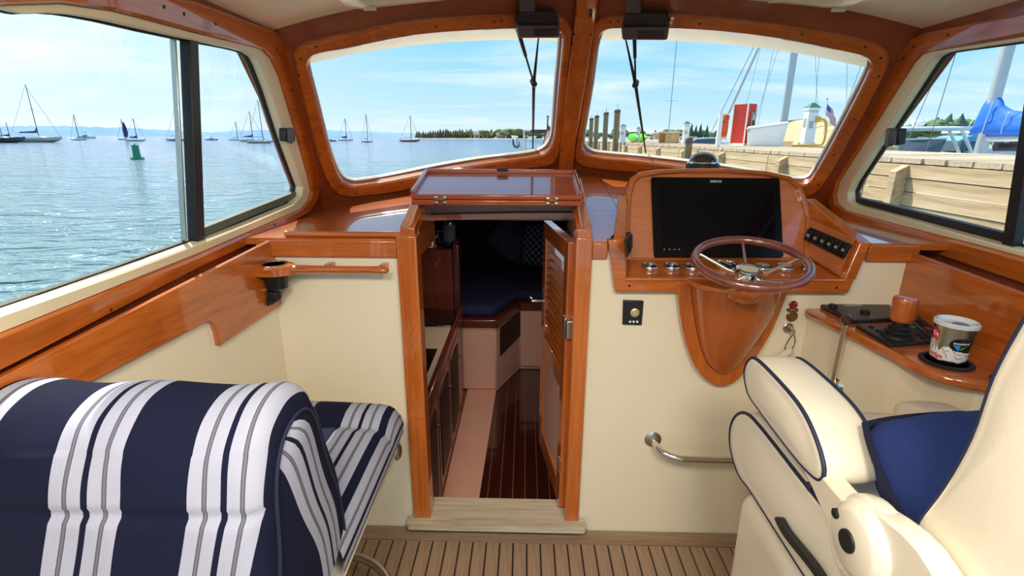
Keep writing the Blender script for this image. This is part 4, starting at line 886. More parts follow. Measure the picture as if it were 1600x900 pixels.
# ================================================================ port side fittings
cu0 = V(PZ(440, 405, 1.135)); cu0 = V((cu0.x, YB - .075, 1.135))
ch = root('grab_bar', (cu0.x + .15, YB - .07, 1.10), 'wooden grab handle with a round cup holder at its end', 'grab handle')
xa, xb = cu0.x - .085, -.455
hp = [(-.0, .048), (.05, .058), (.10, .056), (.14, .034), (.19, .016), (.26, .014), (.36, .015), (.42, .022), (.455, .018), (.468, 0), (.455, -.016), (.42, -.018), (.36, -.012), (.26, -.010), (.19, -.012), (.14, -.026), (.10, -.045), (.05, -.05), (0, -.044)]
kx = (xb - xa) / .468
xc = xa + .092 * kx; yc_ = YB - .072
hd = rpoly([(xa - .004, YB - .122), (xc + .02, YB - .132), (xc + .075, YB - .098), (xc + .075, YB - .056), (xc + .02, YB - .016), (xa - .004, YB - .022)], [.02, .05, .03, .03, .05, .02], 6)
ring('cup_board', hd, [V((xc + cos(a * pi / 20) * .0385, yc_ + sin(a * pi / 20) * .0385)) for a in range(40)], FZ, 1.106, 1.136, WX, ch, .007)
secs_ = [(xc + .055, .030, .014), (xc + .09, .020, .014), (xc + .13, .014, .0135)] + [(xc + .13 + (xb - .05 - xc - .13) * t, .0125, .0125) for t in (.3, .6, .85)] + [(xb - .05, .015, .013), (xb - .02, .019, .014), (xb - .006, .016, .012), (xb, .006, .006)]
vs, fs = loft([[V((x, YB - .076 + cos(k * pi / 8) * hw * (1 - .12 * abs(sin(k * pi / 4))), 1.121 + sin(k * pi / 8) * hh_)) for k in range(16)] for x, hw, hh_ in secs_]); mk('bar', vs, fs, WX, ch, ang=60)
for x in (xc + .17, xb - .03): box2('standoff', (x - .012, YB - .078, 1.112), (x + .012, YB + .002, 1.13), WX, ch, .004)
xc = xa + .092 * kx
lathe('cup', [(.001, -.085), (.030, -.085), (.036, -.08), (.040, -.02), (.042, .001), (.041, .0035), (.037, .001), (.034, -.06), (.001, -.062)], (xc, YB - .072, 1.135), mat('dark_cup', C(20, 20, 24), .3), ch, n=32)
lathe('cup_rim', [(.0375, .001), (.039, .004), (.045, .004), (.0465, .001)], (xc, YB - .072, 1.135), CHROME, ch, n=32)
cyl('drain_stub', (xc, YB - .072, 1.02), (xc, YB - .072, 1.055), .009, BLACK, ch)
wall_end = lx(YB - .07)
cl_p = FLW.p(FLW.px(414, 464), .016)
bk = root('bracket_clip', cl_p - V((0, 0, .03)), 'small black plastic clip bracket on the port wood panel', 'bracket')
box('plate', cl_p + V((.004, 0, 0)), (.008, .05, .05), BLACK, bk, .004); box('jaw', cl_p + V((.020, -.012, .008)), (.03, .014, .03), BLACK, bk, .004); box('jaw', cl_p + V((.020, .016, .004)), (.03, .014, .024), BLACK, bk, .004); cyl('pin', cl_p + V((.02, -.03, -.012)), cl_p + V((.02, .03, -.012)), .006, RUBBER, bk)
# companion seat, seen from behind
cs = root('companion_seat', (-.68, 1.2, 0), 'bench seat with navy and white striped cushions, seen from behind at port', 'seat')
XR, XL = -.418, -.945
prof = [(.60, .60), (.612, .75), (.645, .92), (.675, 1.02), (.72, 1.082), (.78, 1.108), (.845, 1.100), (.89, 1.06), (.925, .98), (.965, .86), (.99, .74), (.985, .62)]
pr_ = cat([V((a, b)) for a, b in prof], 12, False); npf = len(pr_)
cen = V((.80, .84))
def back_cushion():
    vs, fs, uv = [], [], []
    xs = [XL + (XR - .03 - XL) * i / 26 for i in range(27)]; K0 = -.542
    secs = [(x, 0) for x in xs] + [(XR - .018, .006), (XR - .008, .016), (XR - .002, .03), (XR, .05)]
    for x, ins_ in secs:
        for i, p in enumerate(pr_):
            d = (cen - p).normalized(); q = p + d * ins_ 
            puff = .006 * sin((x - XL) * 38) * sin(i * .35) 
            # stitched seam across the back face
            sm = math.exp(-((q.y - .955) / .006) ** 2) * (.009 if q.x < .75 else 0)
            vs.append(V((x, q.x + puff * .4 + sm, q.y + (.004 * sin((x - XL) * 26 + 1) if q.y > 1.05 else 0))))
            uv.append(x - K0 + (.0 if q.y > .955 or q.x > .75 else (.955 - q.y) * .2))
    n = npf
    for i in range(len(secs) - 1):
        for j in range(n - 1): a = i * n + j; fs.append((a, a + 1, a + n + 1, a + n))
    o = mk('back_cushion', vs, fs, STRIPE, cs, uv=uv, ang=60)
    # end panel: stripes follow the front edge
    vs, fs, uv = [], [], []; half = 22; last = [V((XR, (p + (cen - p).normalized() * .05).x, (p + (cen - p).normalized() * .05).y)) for p in pr_]
    top = max(range(npf), key=lambda i: last[i].z); A_ = last[:top + 1][::-1]; B_ = last[top:]
    def res(c, m):
        L = [0]; 
        for i in range(1, len(c)): L.append(L[-1] + (c[i] - c[i - 1]).length)
        out = []
        for k in range(m):
            t = L[-1] * k / (m - 1); i = next((i for i in range(1, len(c)) if L[i] >= t - 1e-9), len(c) - 1); f = (t - L[i - 1]) / (L[i] - L[i - 1] or 1); out.append(c[i - 1].lerp(c[i], f))
        return out
    a2, b2 = res(A_, 24), res(B_, 24)
    for k in range(24):
        for j in range(17):
            t = j / 16; p = b2[k].lerp(a2[k], t); p = p.copy(); p.x += .014 * sin(pi * t) * min(1, k / 4)
            vs.append(p); uv.append(max(-.06, min(.222, (V((0, p.y, p.z)) - V((0, a2[k].y, a2[k].z))).length * (-1) * 0 + (a2[k] - b2[k]).length * t - .035)))
    for k in range(23):
        for j in range(16): a = k * 17 + j; fs.append((a, a + 1, a + 18, a + 17))
    mk('end_panel', vs, fs, STRIPE, cs, uv=uv, ang=80)
    rim = [V((XR + .002, p.y, p.z)) for p in last]
    tube('seam', rim, .0035, mat('navy_canvas_plain', C(18, 24, 52), .9), cs, 8)
back_cushion()
# seat cushion
def seat_cushion():
    YF, YR = 1.51, .90
    side = [(XR + .0, .555), (XR + .012, .585), (XR + .016, .62), (XR + .008, .655), (XR - .012, .682)]
    topp = [(XR - .012, .682), (XR - .026, .691)] + [(XR - .05 - .43 * k / 11, .697 + .008 * sin(pi * k / 11)) for k in range(0, 12)]
    sy = [(YR, 1, 0), (1.05, 1, 0), (1.2, 1, .002), (1.30, 1, 0), (1.335, 1, -.012), (1.345, 1, -.016), (1.355, 1, -.010), (1.40, 1, .004), (1.45, 1, .004), (1.48, .94, -.004), (1.50, .8, -.016), (YF, .55, -.04), (YF + .002, .3, -.08)]
    for nm, sec in (('seat_cushion', topp), ('seat_boxing', side)):
        vs, fs, uv = [], [], []; arc = [0]
        for i in range(len(sec) - 1, 0, -1): arc.insert(0, arc[0] + (V(sec[i]) - V(sec[i - 1])).length)
        for y, k, dz in sy:
            for (x, z), a in zip(sec, arc):
                zz_ = z + dz if z > .64 else z; zz_ = max(.556, min(zz_, .556 + (zz_ - .556) * (k ** .3 if y > 1.46 else 1)))
                vs.append(V((x - (.012 if y > 1.49 else 0), y, zz_))); uv.append(x + .565 if nm == 'seat_cushion' else a - .006)
        n = len(sec)
        for i in range(len(sy) - 1):
            for j in range(n - 1): q = i * n + j; fs.append((q, q + 1, q + n + 1, q + n))
        b = len(sy) - 1; fs.append(tuple(b * n + j for j in range(n)))
        mk(nm, vs, fs, STRIPE, cs, uv=uv, ang=60)
seat_cushion()
pn_ = hexa('seat_pan', [(XL + .08, .78, .43), (XR - .05, .78, .43), (XR - .05, 1.47, .43), (-.85, 1.47, .43)], [(XL, .62, .555), (XR + .005, .62, .555), (XR + .005, 1.52, .555), (-.89, 1.52, .555)], SHELL, cs, .02)
lathe('pedestal', [(.09, .0), (.088, .03), (.06, .05), (.055, .43), (.1, .44)], (-.68, 1.12, 0), SHELL, cs)
tube('foot_ring', [V((-.60, 1.12, .2)) + V((cos(2 * pi * k / 48) * .215, sin(2 * pi * k / 48) * .215, 0)) for k in range(48)], .014, STEEL, cs, 12, True)
box2('ring_bracket', (-.72, 1.10, .19), (-.40, 1.14, .21), SHELL, cs, .004)
lathe('pivot_knob', [(.028, 0), (.028, .008), (.02, .014), (.001, .015)], (XR - .01, 1.46, .52), STEEL, cs, (1, 0, 0))

# ================================================================ helm chair
hc = root('helm_chair', (.92, .95, 0), 'cream vinyl helm chair with navy piping and padded armrests', 'chair')
box2('base', (.635, .50, 0), (1.09, 1.245, .575), SHELL, hc, .045).modifiers['bevel'].segments = 5
def pad(name, prof, x0, x1, bul, parent=hc, pip=True, rnd_=.03):
    P = cat([V(p) for p in prof], 4); c = sum(P, V((0, 0))) / len(P); rings = []
    xs = [(0, 1, 0), (.0, .55, .0), (.0, .25, .0)]
    W = x1 - x0
    def ringat(x, k): return [V((x, c.x + (p.x - c.x) * k, c.y + (p.y - c.y) * k)) for p in P]
    rings += [ringat(x0 + .012 * (1 - s ** 2) * -1, s) for s in (.15, .4, .65, .85)]
    rings += [ringat(x0 - .004, .95), ringat(x0, 1)]
    for t in (.12, .3, .5, .7, .88): rings.append(ringat(x0 + W * t, 1 + bul * sin(pi * t)))
    rings += [ringat(x1, 1), ringat(x1 + .004, .95)] + [ringat(x1 + .012 * (1 - s ** 2), s) for s in (.85, .65, .4, .15)]
    vs, fs = loft(rings); o = mk(name, vs, fs, SEATM, parent, ang=70)
    if pip:
        for x in (x0, x1): tube('piping', [V((x, p.x, p.y)) for p in P], .0045, NAVYP, o, 8, True)
    return o
def arm(x0, x1):
    pad('armrest', [(1.10, .915), (1.165, .925), (1.20, .965), (1.185, 1.008), (1.14, 1.026), (1.0, 1.022), (.92, 1.008), (.86, .975), (.83, .94), (.84, .912), (.90, .904), (1.0, .908)], x0, x1, .05)
arm(.58, .692)
pad('seat_cushion', [(1.12, .66), (1.20, .655), (1.265, .69), (1.285, .745), (1.262, .80), (1.21, .838), (1.13, .848), (.95, .845), (.75, .84), (.68, .80), (.68, .70), (.75, .665), (.95, .66)], .605, 1.10, .045)
pb = [(.650, .90), (.664, .93), (.664, .965), (.640, 1.05), (.622, 1.15), (.618, 1.25), (.602, 1.34), (.575, 1.46), (.545, 1.55), (.50, 1.575), (.46, 1.55), (.455, 1.42), (.465, 1.25), (.485, 1.10), (.52, .98), (.56, .90), (.61, .875)]
pad('backrest', pb, .63, 1.10, .06)
for sx, xs_ in ((-1, (.565, .60)), (1, (1.085, 1.11))):
    ap = [(.60, .83), (.74, .80), (.80, .86), (.93, .915), (.90, .935), (.76, .93), (.70, .965), (.60, .98), (.53, .93)]
    extr('arm_bracket', cat([V(p) for p in ap], 3), Fr((0, 0, 0), (0, 1, 0), (1, 0, 0)), xs_[0] + .012, xs_[1] + .02, SHELL, hc, .008)
    x_ = .60 if sx < 0 else 1.10
    hb_ = lathe('hinge_disc', [(.075, -.012), (.078, 0), (.078, .012), (.070, .018), (.070, .022), (.066, .030), (.056, .040), (.050, .043), (.001, .043)], (x_, .70, .895), SHELL, hc, (sx, 0, 0), 40)
    if sx < 0:
        lathe('disc_cap', [(.001, -.001), (.020, -.001), (.019, .004), (.001, .006)], (x_ - .043, .705, .893), RUBBER, hb_, (-1, 0, 0), 24); lathe('disc_button', [(.009, -.001), (.009, .006), (.006, .008), (.001, .008)], (x_ - .04, .745, .915), RUBBER, hb_, (-1, 0, 0), 16)
extr('recline_lever', cat([V(p) for p in [(.945, .725), (.935, .738), (.90, .735), (.80, .748), (.74, .742), (.70, .735), (.70, .722), (.75, .728), (.80, .732), (.90, .718)]], 3), Fr((0, 0, 0), (0, 1, 0), (1, 0, 0)), .572, .59, BLACK, hc, .004)
cyl('bolt_cap', (.606, .885, .862), (.59, .885, .862), .009, NAVYP, hc)
pillow('lumbar_pillow', (.865, .765, .94), .42, .32, .19, Rz(4) @ Rx(-58), NAVYF, 'soft navy fleece pillow on the cream helm chair', seam=mat('dark_navy_seam', C(12, 18, 44), .95))
pad('side_bolster', [(.78, .82), (1.16, .82), (1.215, .845), (1.20, .885), (1.12, .905), (.95, .90), (.80, .87)], 1.0, 1.095, .04, pip=False)

# wiper motors under the header and wiper arms outside
for nm, fr, x0, x1, y0, y1, lab in (('port', FP, 801, 868, 8, 46, 'dark wiper motor housing above the port windshield pane'), ('stb', FS, 975, 1048, 10, 49, 'dark wiper motor housing above the starboard windshield pane')):
    wm = root('wiper_motor', fr.p(fr.px((x0 + x1) / 2, y1), .03), lab, 'wiper motor')
    q = fr.pxs([(x0 + 2, y1), (x1 - 2, y1), (x1, (y0 + y1) / 2), (x0, (y0 + y1) / 2)]); extr('housing', q, fr, .022, .075, CHARC, wm, .008)
    q = fr.pxs([(x0, (y0 + y1) / 2), (x1, (y0 + y1) / 2), (x1 - 4, y0), (x0 + 5, y0)]); extr('cover', q, fr, .022, .062, mat('black_wiper_cover', C(32, 28, 30), .5), wm, .006)
    q = fr.pxs([(x0 + 6, y0 + 4), (x0 + 30, y0 + 4), (x0 + 28, -14), (x0 + 6, -14)]); extr('cable_boss', q, fr, .022, .055, CHARC, wm, .006)
    for k in range(4): yy = y1 - 5 - k * 3.4; q = fr.pxs([(x0 + 26, yy), (x1 - 6, yy), (x1 - 6, yy - 1.4), (x0 + 26, yy - 1.4)]); extr('vent_rib', q, fr, .074, .077, BLACK, wm, 0)
    cyl('end_screw', fr.p(fr.px(x1, (y0 + y1) / 2 - 4), .045), fr.p(fr.px(x1 + 5, (y0 + y1) / 2 - 4), .045), .004, STEEL, wm)
def wiper(fr, top, knee, ba, bb, lab):
    w_ = root('wiper', fr.p(fr.px(*top), -.08), lab, 'wiper'); P_ = lambda a, k=-.075: fr.p(fr.px(*a), k)
    # back-project onto the glass plane, then lift the arm clear of the glass
    FO = Fr(fr.p((0, 0), -.075), fr.u, fr.n); Q = lambda a: FO.p(FO.px(*a))
    mid = (top[0] + (knee[0] - top[0]) * .55, top[1] + (knee[1] - top[1]) * .55)
    tube('arm', [Q(top), Q(mid)], [.010, .0075], BLACK, w_, 8); tube('arm_rod', [Q(mid), Q(knee)], .0045, BLACK, w_, 8)
    tube('blade', [Q(ba), Q(((ba[0] + knee[0]) / 2, (ba[1] + knee[1]) / 2)), Q(knee), Q(((bb[0] + knee[0]) / 2, (bb[1] + knee[1]) / 2)), Q(bb)], [.003, .0055, .008, .006, .0035], RUBBER, w_, 8)
    f2 = .6; tube('blade_bridge', [Q((knee[0] + (bb[0] - knee[0]) * .1, knee[1] + (bb[1] - knee[1]) * .1)) + fr.n * .012, Q((knee[0] + (bb[0] - knee[0]) * f2, knee[1] + (bb[1] - knee[1]) * f2)) + fr.n * .006], .004, RUBBER, w_, 6)
    lathe('pivot', [(.014, -.02), (.014, .012), (.008, .018), (.001, .02)], Q(knee), BLACK, w_, fr.n, 12)
wiper(FP, (806, 36), (834, 130), (841.5, 58), (832.5, 236), 'black wiper hanging outside the port windshield pane')
wiper(FS, (991, 40), (993, 132), (977, 58), (1009, 239), 'black wiper hanging outside the starboard windshield pane')
# ================================================================ outside: sea, shore, moored boats, dock
SEA = -.55
def atD(px, py, D): return CAM + ray(px, py) * D
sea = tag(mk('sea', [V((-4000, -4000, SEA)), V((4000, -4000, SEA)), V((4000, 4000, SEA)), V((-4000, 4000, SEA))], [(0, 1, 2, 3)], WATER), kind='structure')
# distant ridge
rid = [(-900, 196), (-500, 198), (-200, 197), (0, 197.5), (60, 196.5), (120, 197), (160, 198.5), (200, 200), (260, 203.5), (300, 206), (330, 206.5), (380, 204), (430, 203.5), (470, 206), (505, 203), (540, 204.5), (580, 206), (620, 207.5), (680, 209), (740, 211), (800, 213), (900, 213.5), (1100, 214)]
def ridge():
    fr_, tp2, bk2 = [], [], []
    for k, (x, y) in enumerate(cat([V(p) for p in rid], 6, False)):
        d = ray(x, y); h = V((d.x, d.y, 0)).normalized(); Dh = 2600
        top = CAM.z + d.z / V((d.x, d.y, 0)).length * (Dh + 260) + 6 * noise.noise(V((x * .11, 0, 0))) + 3 * noise.noise(V((x * .5, 3, 0)))
        fr_.append(V((h.x * Dh, h.y * Dh, SEA - 1))); tp2.append(V((h.x * (Dh + 260), h.y * (Dh + 260), max(top, 1)))); bk2.append(V((h.x * (Dh + 700), h.y * (Dh + 700), SEA - 1)))
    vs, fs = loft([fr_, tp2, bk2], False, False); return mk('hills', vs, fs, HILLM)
tag(ridge(), kind='structure')

def sailboat(label, xl, xr, ywl, masts, hullm=HULLW, bow=1, cover=None, D=None, cabin=True, stays=True, sparm=SPARD):
    xm = (xl + xr) / 2; p = V(PZ(xm, ywl, SEA)); D0 = -(ROT.transposed() @ (p - CAM)).z
    if D0 > 420 or D0 < 0: D0 = 420
    a, b = atD(xl, ywl, D0), atD(xr, ywl, D0); a.z = b.z = SEA; L = (b - a).length; u = (b - a).normalized() * bow; v = V((-u.y, u.x, 0)); c = (a + b) / 2; st0 = c - u * L / 2
    r = root('sailboat', V((c.x, c.y, SEA)), label, 'sailboat', 'moored sailboats')
    B, Hh = L * .15, L * .085; rings = []
    for t, hb, zb, sh in ((0, .62, .25, 1.0), (.12, .8, .0, .95), (.35, 1, -.1, .9), (.6, .95, -.1, .95), (.82, .6, .0, 1.08), (.95, .2, .35, 1.2), (1.02, .02, .9, 1.28)):
        q = st0 + u * L * t; rings.append([q + v * B * hb * s + V((0, 0, Hh * z)) for s, z in ((-1, sh), (-.8, sh * .4 + zb * .3), (-.25, zb), (.25, zb), (.8, sh * .4 + zb * .3), (1, sh))])
    vs, fs = loft(rings); mk('hull', vs, fs, hullm, r)
    if cabin:
        rg = []
        for t, w_, h in ((.28, .5, .0), (.30, .55, .42), (.5, .5, .5), (.66, .36, .34), (.70, .3, .0)):
            q = st0 + u * L * t + V((0, 0, Hh * .92)); rg.append([q + v * B * w_ * s + V((0, 0, Hh * h * k)) for s, k in ((-1, 0), (-.8, 1), (.8, 1), (1, 0))])
        vs, fs = loft(rg); cb = mk('cabin', vs, fs, WHITE, r)
    for k, (xb, yt) in enumerate(masts):
        q = atD(xb, ywl, D0); q.z = SEA; t = (q - st0).dot(u) / L; base = st0 + u * L * t + V((0, 0, Hh * .95))
        n = V((base.x, base.y, 0)).normalized(); d = ray(xb, yt); tt = (base - CAM).dot(n) / d.dot(n); topz = (CAM + d * tt).z; top = V((base.x, base.y, topz)); pr = max(.07, D0 * .00075)
        tube('mast', [base, top], [pr, pr * .7], sparm, r, 8)
        H = topz - base.z
        if stays and k == 0:
            tube('forestay', [top - V((0, 0, H * .05)), st0 + u * L * 1.0 + V((0, 0, Hh * 1.25))], D0 * .00028, WIRE, r, 5); tube('backstay', [top, st0 + V((0, 0, Hh))], D0 * .00022, WIRE, r, 5)
            sp_ = base + V((0, 0, H * .55)); tube('spreader', [sp_ - v * L * .06, sp_ + v * L * .06], D0 * .0003, sparm, r, 5)
        be_ = base + V((0, 0, H * .10)); bl = -u * L * min(.36, t - .02)
        tube('boom', [be_, be_ + bl], pr * .8, sparm, r, 6)
        if cover and k == 0: tube('sail_cover', [be_ + V((0, 0, H * .10)) * 1, be_ + V((0, 0, H * .03)) + bl * .06, be_ + V((0, 0, H * .015)) + bl * .3, be_ + V((0, 0, H * .01)) + bl], [pr * 1.2, D0 * .0022, D0 * .0019, D0 * .0010], cover, r, 8)
    return r, D0
NVC = mat('navy_sail_cover', C(50, 52, 92), .8); OCH = mat('ochre_sail_cover', C(190, 120, 50), .8)
sailboat('beige-hulled sloop with tall dark mast and navy sail cover at the far left', 18, 97, 222.4, [(63, 133)], CREAMH, 1, NVC)
sailboat('dark green sailboat with ochre sail cover cut off by the left frame edge', -46, 40, 223.2, [(6, 190)], HULLG, 1, OCH)
sailboat('small white sailboat behind the green hull at far left', 2, 30, 216.5, [(16, 191)], HULLW, 1, NVC, stays=False)
sailboat('white sloop with thin mast left of the green buoy', 111, 135, 219.2, [(124, 179)], HULLW, -1, None)
sailboat('white sailboat just behind the green buoy with bare mast', 197, 228, 220.8, [(215, 185)], HULLW, 1, NVC)
sailboat('small blue-grey sailboat with a furled violet sail above the buoy', 184, 200, 218.6, [(196, 186)], HULLB, -1, None)
sailboat('white sloop left of the black window post with a leaning stay', 261, 297, 220.2, [(281, 171)], CREAMH, 1, None)
sailboat('small white sloop right of the black window post', 358, 380, 219.2, [(372, 190)], HULLW, 1, None)
sailboat('white sailboat with blue sail cover near the window latch', 375, 414, 221.4, [(396, 174)], HULLW, 1, NVC)
sailboat('cream sailboat with the tallest bare mast beside the window latch', 386, 428, 224, [(412, 156)], CREAMH, 1, None)
sailboat('sloop with violet-grey sail cover at the left of the port windshield', 529, 552, 220, [(542, 185)], HULLW, 1, NVC)
sailboat('dark-hulled sloop with single tall mast in the port windshield', 565, 582, 222.3, [(575, 178)], HULLG, 1, None)
sailboat('brown double-ended yacht in the middle of the port windshield', 625, 656, 221.6, [(643, 180)], HULLR, 1, None)
rf = root('furled_sail', V(PZ(196, 218.6, SEA)), 'tall violet furled sail standing on the small blue-grey sailboat', 'sail')
q0 = V(PZ(196, 218.6, SEA)); Dq = -(ROT.transposed() @ (q0 - CAM)).z; n_ = V((q0.x, q0.y, 0)).normalized()
def onv(x, y): return V(hit(x, y, q0, n_))
tube('roll', [onv(197, 214), onv(196, 207), onv(194, 199), onv(192.5, 191)], [Dq * .003, Dq * .0042, Dq * .0036, Dq * .001], NVC, rf, 8)
def motorboat(label, xl, xr, ywl, hullm, D=None):
    p = V(PZ((xl + xr) / 2, ywl, SEA)); D0 = min(420, -(ROT.transposed() @ (p - CAM)).z); a, b = atD(xl, ywl, D0), atD(xr, ywl, D0); a.z = b.z = SEA; u = (b - a).normalized(); v = V((-u.y, u.x, 0)); L = (b - a).length; c = (a + b) / 2
    r = root('motorboat', c, label, 'motorboat', 'moored motorboats'); rings = []
    for t, hb, sh in ((-.5, .8, .8), (0, 1, .9), (.3, .7, 1.05), (.5, .05, 1.2)): q = c + u * L * t; rings.append([q + v * L * .16 * hb * s + V((0, 0, L * .09 * z)) for s, z in ((-1, sh), (-.6, -.1), (.6, -.1), (1, sh))])
    vs, fs = loft(rings); mk('hull', vs, fs, hullm, r); R = Matrix((u, v, V((0, 0, 1)))).transposed()
    box('cabin', c + u * L * .0 + V((0, 0, L * .13)), (L * .34, L * .2, L * .12), WHITE, r, L * .02, R); box('cabin_window', c + V((0, 0, L * .145)), (L * .26, L * .21, L * .05), RUBBER, r, 0, R); tube('antenna', [c + V((0, 0, L * .18)), c + V((0, 0, L * .4))], D0 * .0003, WIRE, r, 5)
motorboat('low grey motorboat just right of the black window post', 322, 341, 219, HULLB); motorboat('dark motorboat at the left edge of the port windshield', 509, 526, 221, HULLG); motorboat('white motorboat moored behind the leftmost sloops', 122, 150, 216.4, HULLW); motorboat('tiny pale motorboat behind the window latch', 428, 440, 218.4, HULLW)
# green can buoy
bp0 = V(PZ(215, 249, SEA)); Db = -(ROT.transposed() @ (bp0 - CAM)).z; s_ = Db / F
by = root('channel_buoy', bp0, 'green can buoy on the water beyond the left window', 'buoy')
lathe('float_collar', [(.001, -.3 * s_), (9 * s_, 0), (9.5 * s_, 1.5 * s_), (8 * s_, 3.5 * s_), (.001, 4 * s_)], bp0, GREENB, by, n=20); lathe('can', [(.001, 3 * s_), (5.2 * s_, 3.5 * s_), (4.6 * s_, 20 * s_), (4.9 * s_, 20.5 * s_), (4.8 * s_, 21.5 * s_), (.001, 21.8 * s_)], bp0, GREENB, by, n=20); lathe('top_eye', [(.001, 21 * s_), (1.3 * s_, 21.5 * s_), (1.2 * s_, 24 * s_), (.001, 24.4 * s_)], bp0, GREENB, by, n=10)
# far shore with trees and houses
def shore(name, pts, D, dep, h):
    a = []; 
    for x in pts: d = ray(x, 217); hh = V((d.x, d.y, 0)).normalized(); a.append(hh)
    rings = [[V((q.x * D, q.y * D, SEA - .5)) for q in a], [V((q.x * (D + 3), q.y * (D + 3), SEA + h)) for q in a], [V((q.x * (D + dep), q.y * (D + dep), SEA + h * 2)) for q in a], [V((q.x * (D + dep), q.y * (D + dep), SEA - 1)) for q in a]]
    vs, fs = loft(rings, False, False); return tag(mk(name, vs, fs, SHORE), kind='structure')
shore('land_shore', [635 + i * 20 for i in range(56)], 560, 160, .7); shore('land_near', [895 + i * 20 for i in range(20)], 312, 240, .7); shore('land_right', [1345 + i * 20 for i in range(20)], 170, 150, .7)
def crowngeo(kind, seed):
    rr = random.Random(seed); bm = bmesh.new()
    if kind == 'conifer':
        n = 7
        for k in range(n):
            t = k / n; r0 = .30 * (1 - t) ** .9 + .03; z0 = .12 + t * .80
            mt = Matrix.Translation((rr.uniform(-.02, .02), rr.uniform(-.02, .02), z0 + .09)); bmesh.ops.create_cone(bm, cap_ends=True, segments=9, radius1=r0, radius2=r0 * .12, depth=.24, matrix=mt)
    else:
        for k in range(9):
            a = rr.uniform(0, 6.28); rd = rr.uniform(0, .26); mt = Matrix.Translation((cos(a) * rd, sin(a) * rd, rr.uniform(.42, .80))) @ Matrix.Scale(rr.uniform(.15, .25), 4); bmesh.ops.create_icosphere(bm, subdivisions=2, radius=1, matrix=mt)
    for v in bm.verts: v.co += noise.noise_vector(v.co * 9 + V((seed, 0, 0))) * (.035 if kind == 'conifer' else .06)
    me = bpy.data.meshes.new('crown'); bm.to_mesh(me); bm.free(); me.materials.append(TREED if kind == 'conifer' else TREEL); return me
CROWN = {k: [crowngeo(k, s) for s in range(3)] for k in ('conifer', 'leafy')}
TRK = mesh('trunk', *lathegeo([(.03, 0), (.02, .5), (.008, .8)], (0, 0, 0), n=7), TRUNK)
def tree(kind, px, ytop, D, wid, label, grp):
    d = ray(px, 217); h = V((d.x, d.y, 0)); k = D / h.length; base = V((d.x * k, d.y * k, SEA + .8)); dt = ray(px, ytop); H = CAM.z + dt.z / V((dt.x, dt.y, 0)).length * D - base.z; H = max(H, 2)
    r = root('tree', base, label, 'tree', grp); r.rotation_euler.z = rnd.uniform(0, 6); 
    c = link('crown', CROWN[kind][rnd.randrange(3)], r); c.scale = (H * wid, H * wid, H * 1.06); c.location = (0, 0, -H * .08); t = link('trunk', TRK, r); t.scale = (H * .7, H * .7, H)
x = 652
GA = 'trees along the far shore'
while x < 900:
    if x < 700: kind, yt = 'conifer', 205.5 - (x - 652) * .12 + rnd.uniform(-2, 2.5)
    elif x < 768: kind, yt = ('conifer' if rnd.random() < .7 else 'leafy'), 203 + rnd.uniform(-3, 4)
    else: kind, yt = ('leafy' if rnd.random() < .8 else 'conifer'), 203.5 + rnd.uniform(-3.5, 4)
    tree(kind, x, yt, 585 + rnd.uniform(-12, 60), 1.5 if kind == 'conifer' else 1.6, {'conifer': 'hazy dark conifer in the treeline across the bay', 'leafy': 'hazy rounded broadleaf tree in the treeline across the bay'}[kind], GA + (' conifers' if kind == 'conifer' else ' broadleaf')); x += rnd.uniform(3.0, 4.6)
x = 903
while x < 1262:
    kind, yt = ('leafy' if rnd.random() < .8 else 'conifer'), 206 + rnd.uniform(-5, 4)
    if x > 1130 and x < 1222: x = 1222; yt = 198
    if x >= 1222: yt = 200 + rnd.uniform(-4, 3)
    tree(kind, x, yt, 420 + rnd.uniform(-20, 70), 1.3 if kind == 'conifer' else 1.6, {'conifer': 'dark conifer in the shoreline trees behind the dock', 'leafy': 'rounded broadleaf tree in the shoreline trees behind the dock'}[kind], 'trees behind the dock' + (' conifers' if kind == 'conifer' else ' broadleaf')); x += rnd.uniform(4, 6)
for x, yt, lb in ((1079, 192, 'tallest and leftmost of the four tall conifers left of the red cabinet'), (1086, 195, 'second from the left of the four tall conifers left of the red cabinet'), (1093, 193, 'third from the left of the four tall conifers left of the red cabinet'), (1103, 195, 'lone conifer nearest the red cabinet, rightmost of the four')): tree('conifer', x, yt, 330, .8, lb, 'tall conifers by the red cabinet')
x = 1385
while x < 1640:
    yt = 191 - 13 * max(0, 1 - abs(x - 1480) / 60) + rnd.uniform(-4, 5); tree('leafy' if rnd.random() < .75 else 'conifer', x, yt, 200 + rnd.uniform(-20, 60), 1.5, 'leafy green tree on the near shore beyond the starboard window', 'trees beyond the starboard window'); x += rnd.uniform(7, 11)
def house(px, w_, yb, yt, D, label):
    a, b = atD(px - w_ / 2, yb, D), atD(px + w_ / 2, yb, D); a.z = b.z = SEA + .5; u = (b - a).normalized(); v = V((-u.y, u.x, 0)); L = (b - a).length; dt = ray(px, yt); c = (a + b) / 2; H = CAM.z + dt.z * D - c.z; R = Matrix((u, v, V((0, 0, 1)))).transposed(); H = max(H, 4)
    r = root('house', c, label, 'house'); box('walls', c + V((0, 0, H * .3)), (L, L * .7, H * .6), HOUSEW, r, 0, R)
    vs, fs = loft([[c + u * s * L * .55 + V((0, 0, H * .58)) - v * L * .42, c + u * s * L * .55 + V((0, 0, H)), c + u * s * L * .55 + V((0, 0, H * .58)) + v * L * .42] for s in (-1, 1)]); mk('roof', vs, fs, HOUSER, r)
    for s in (-.3, 0, .3): box('window', c + u * s * L - v * L * .352 + V((0, 0, H * .3)), (L * .14, .2, H * .18), RUBBER, r, 0, R)
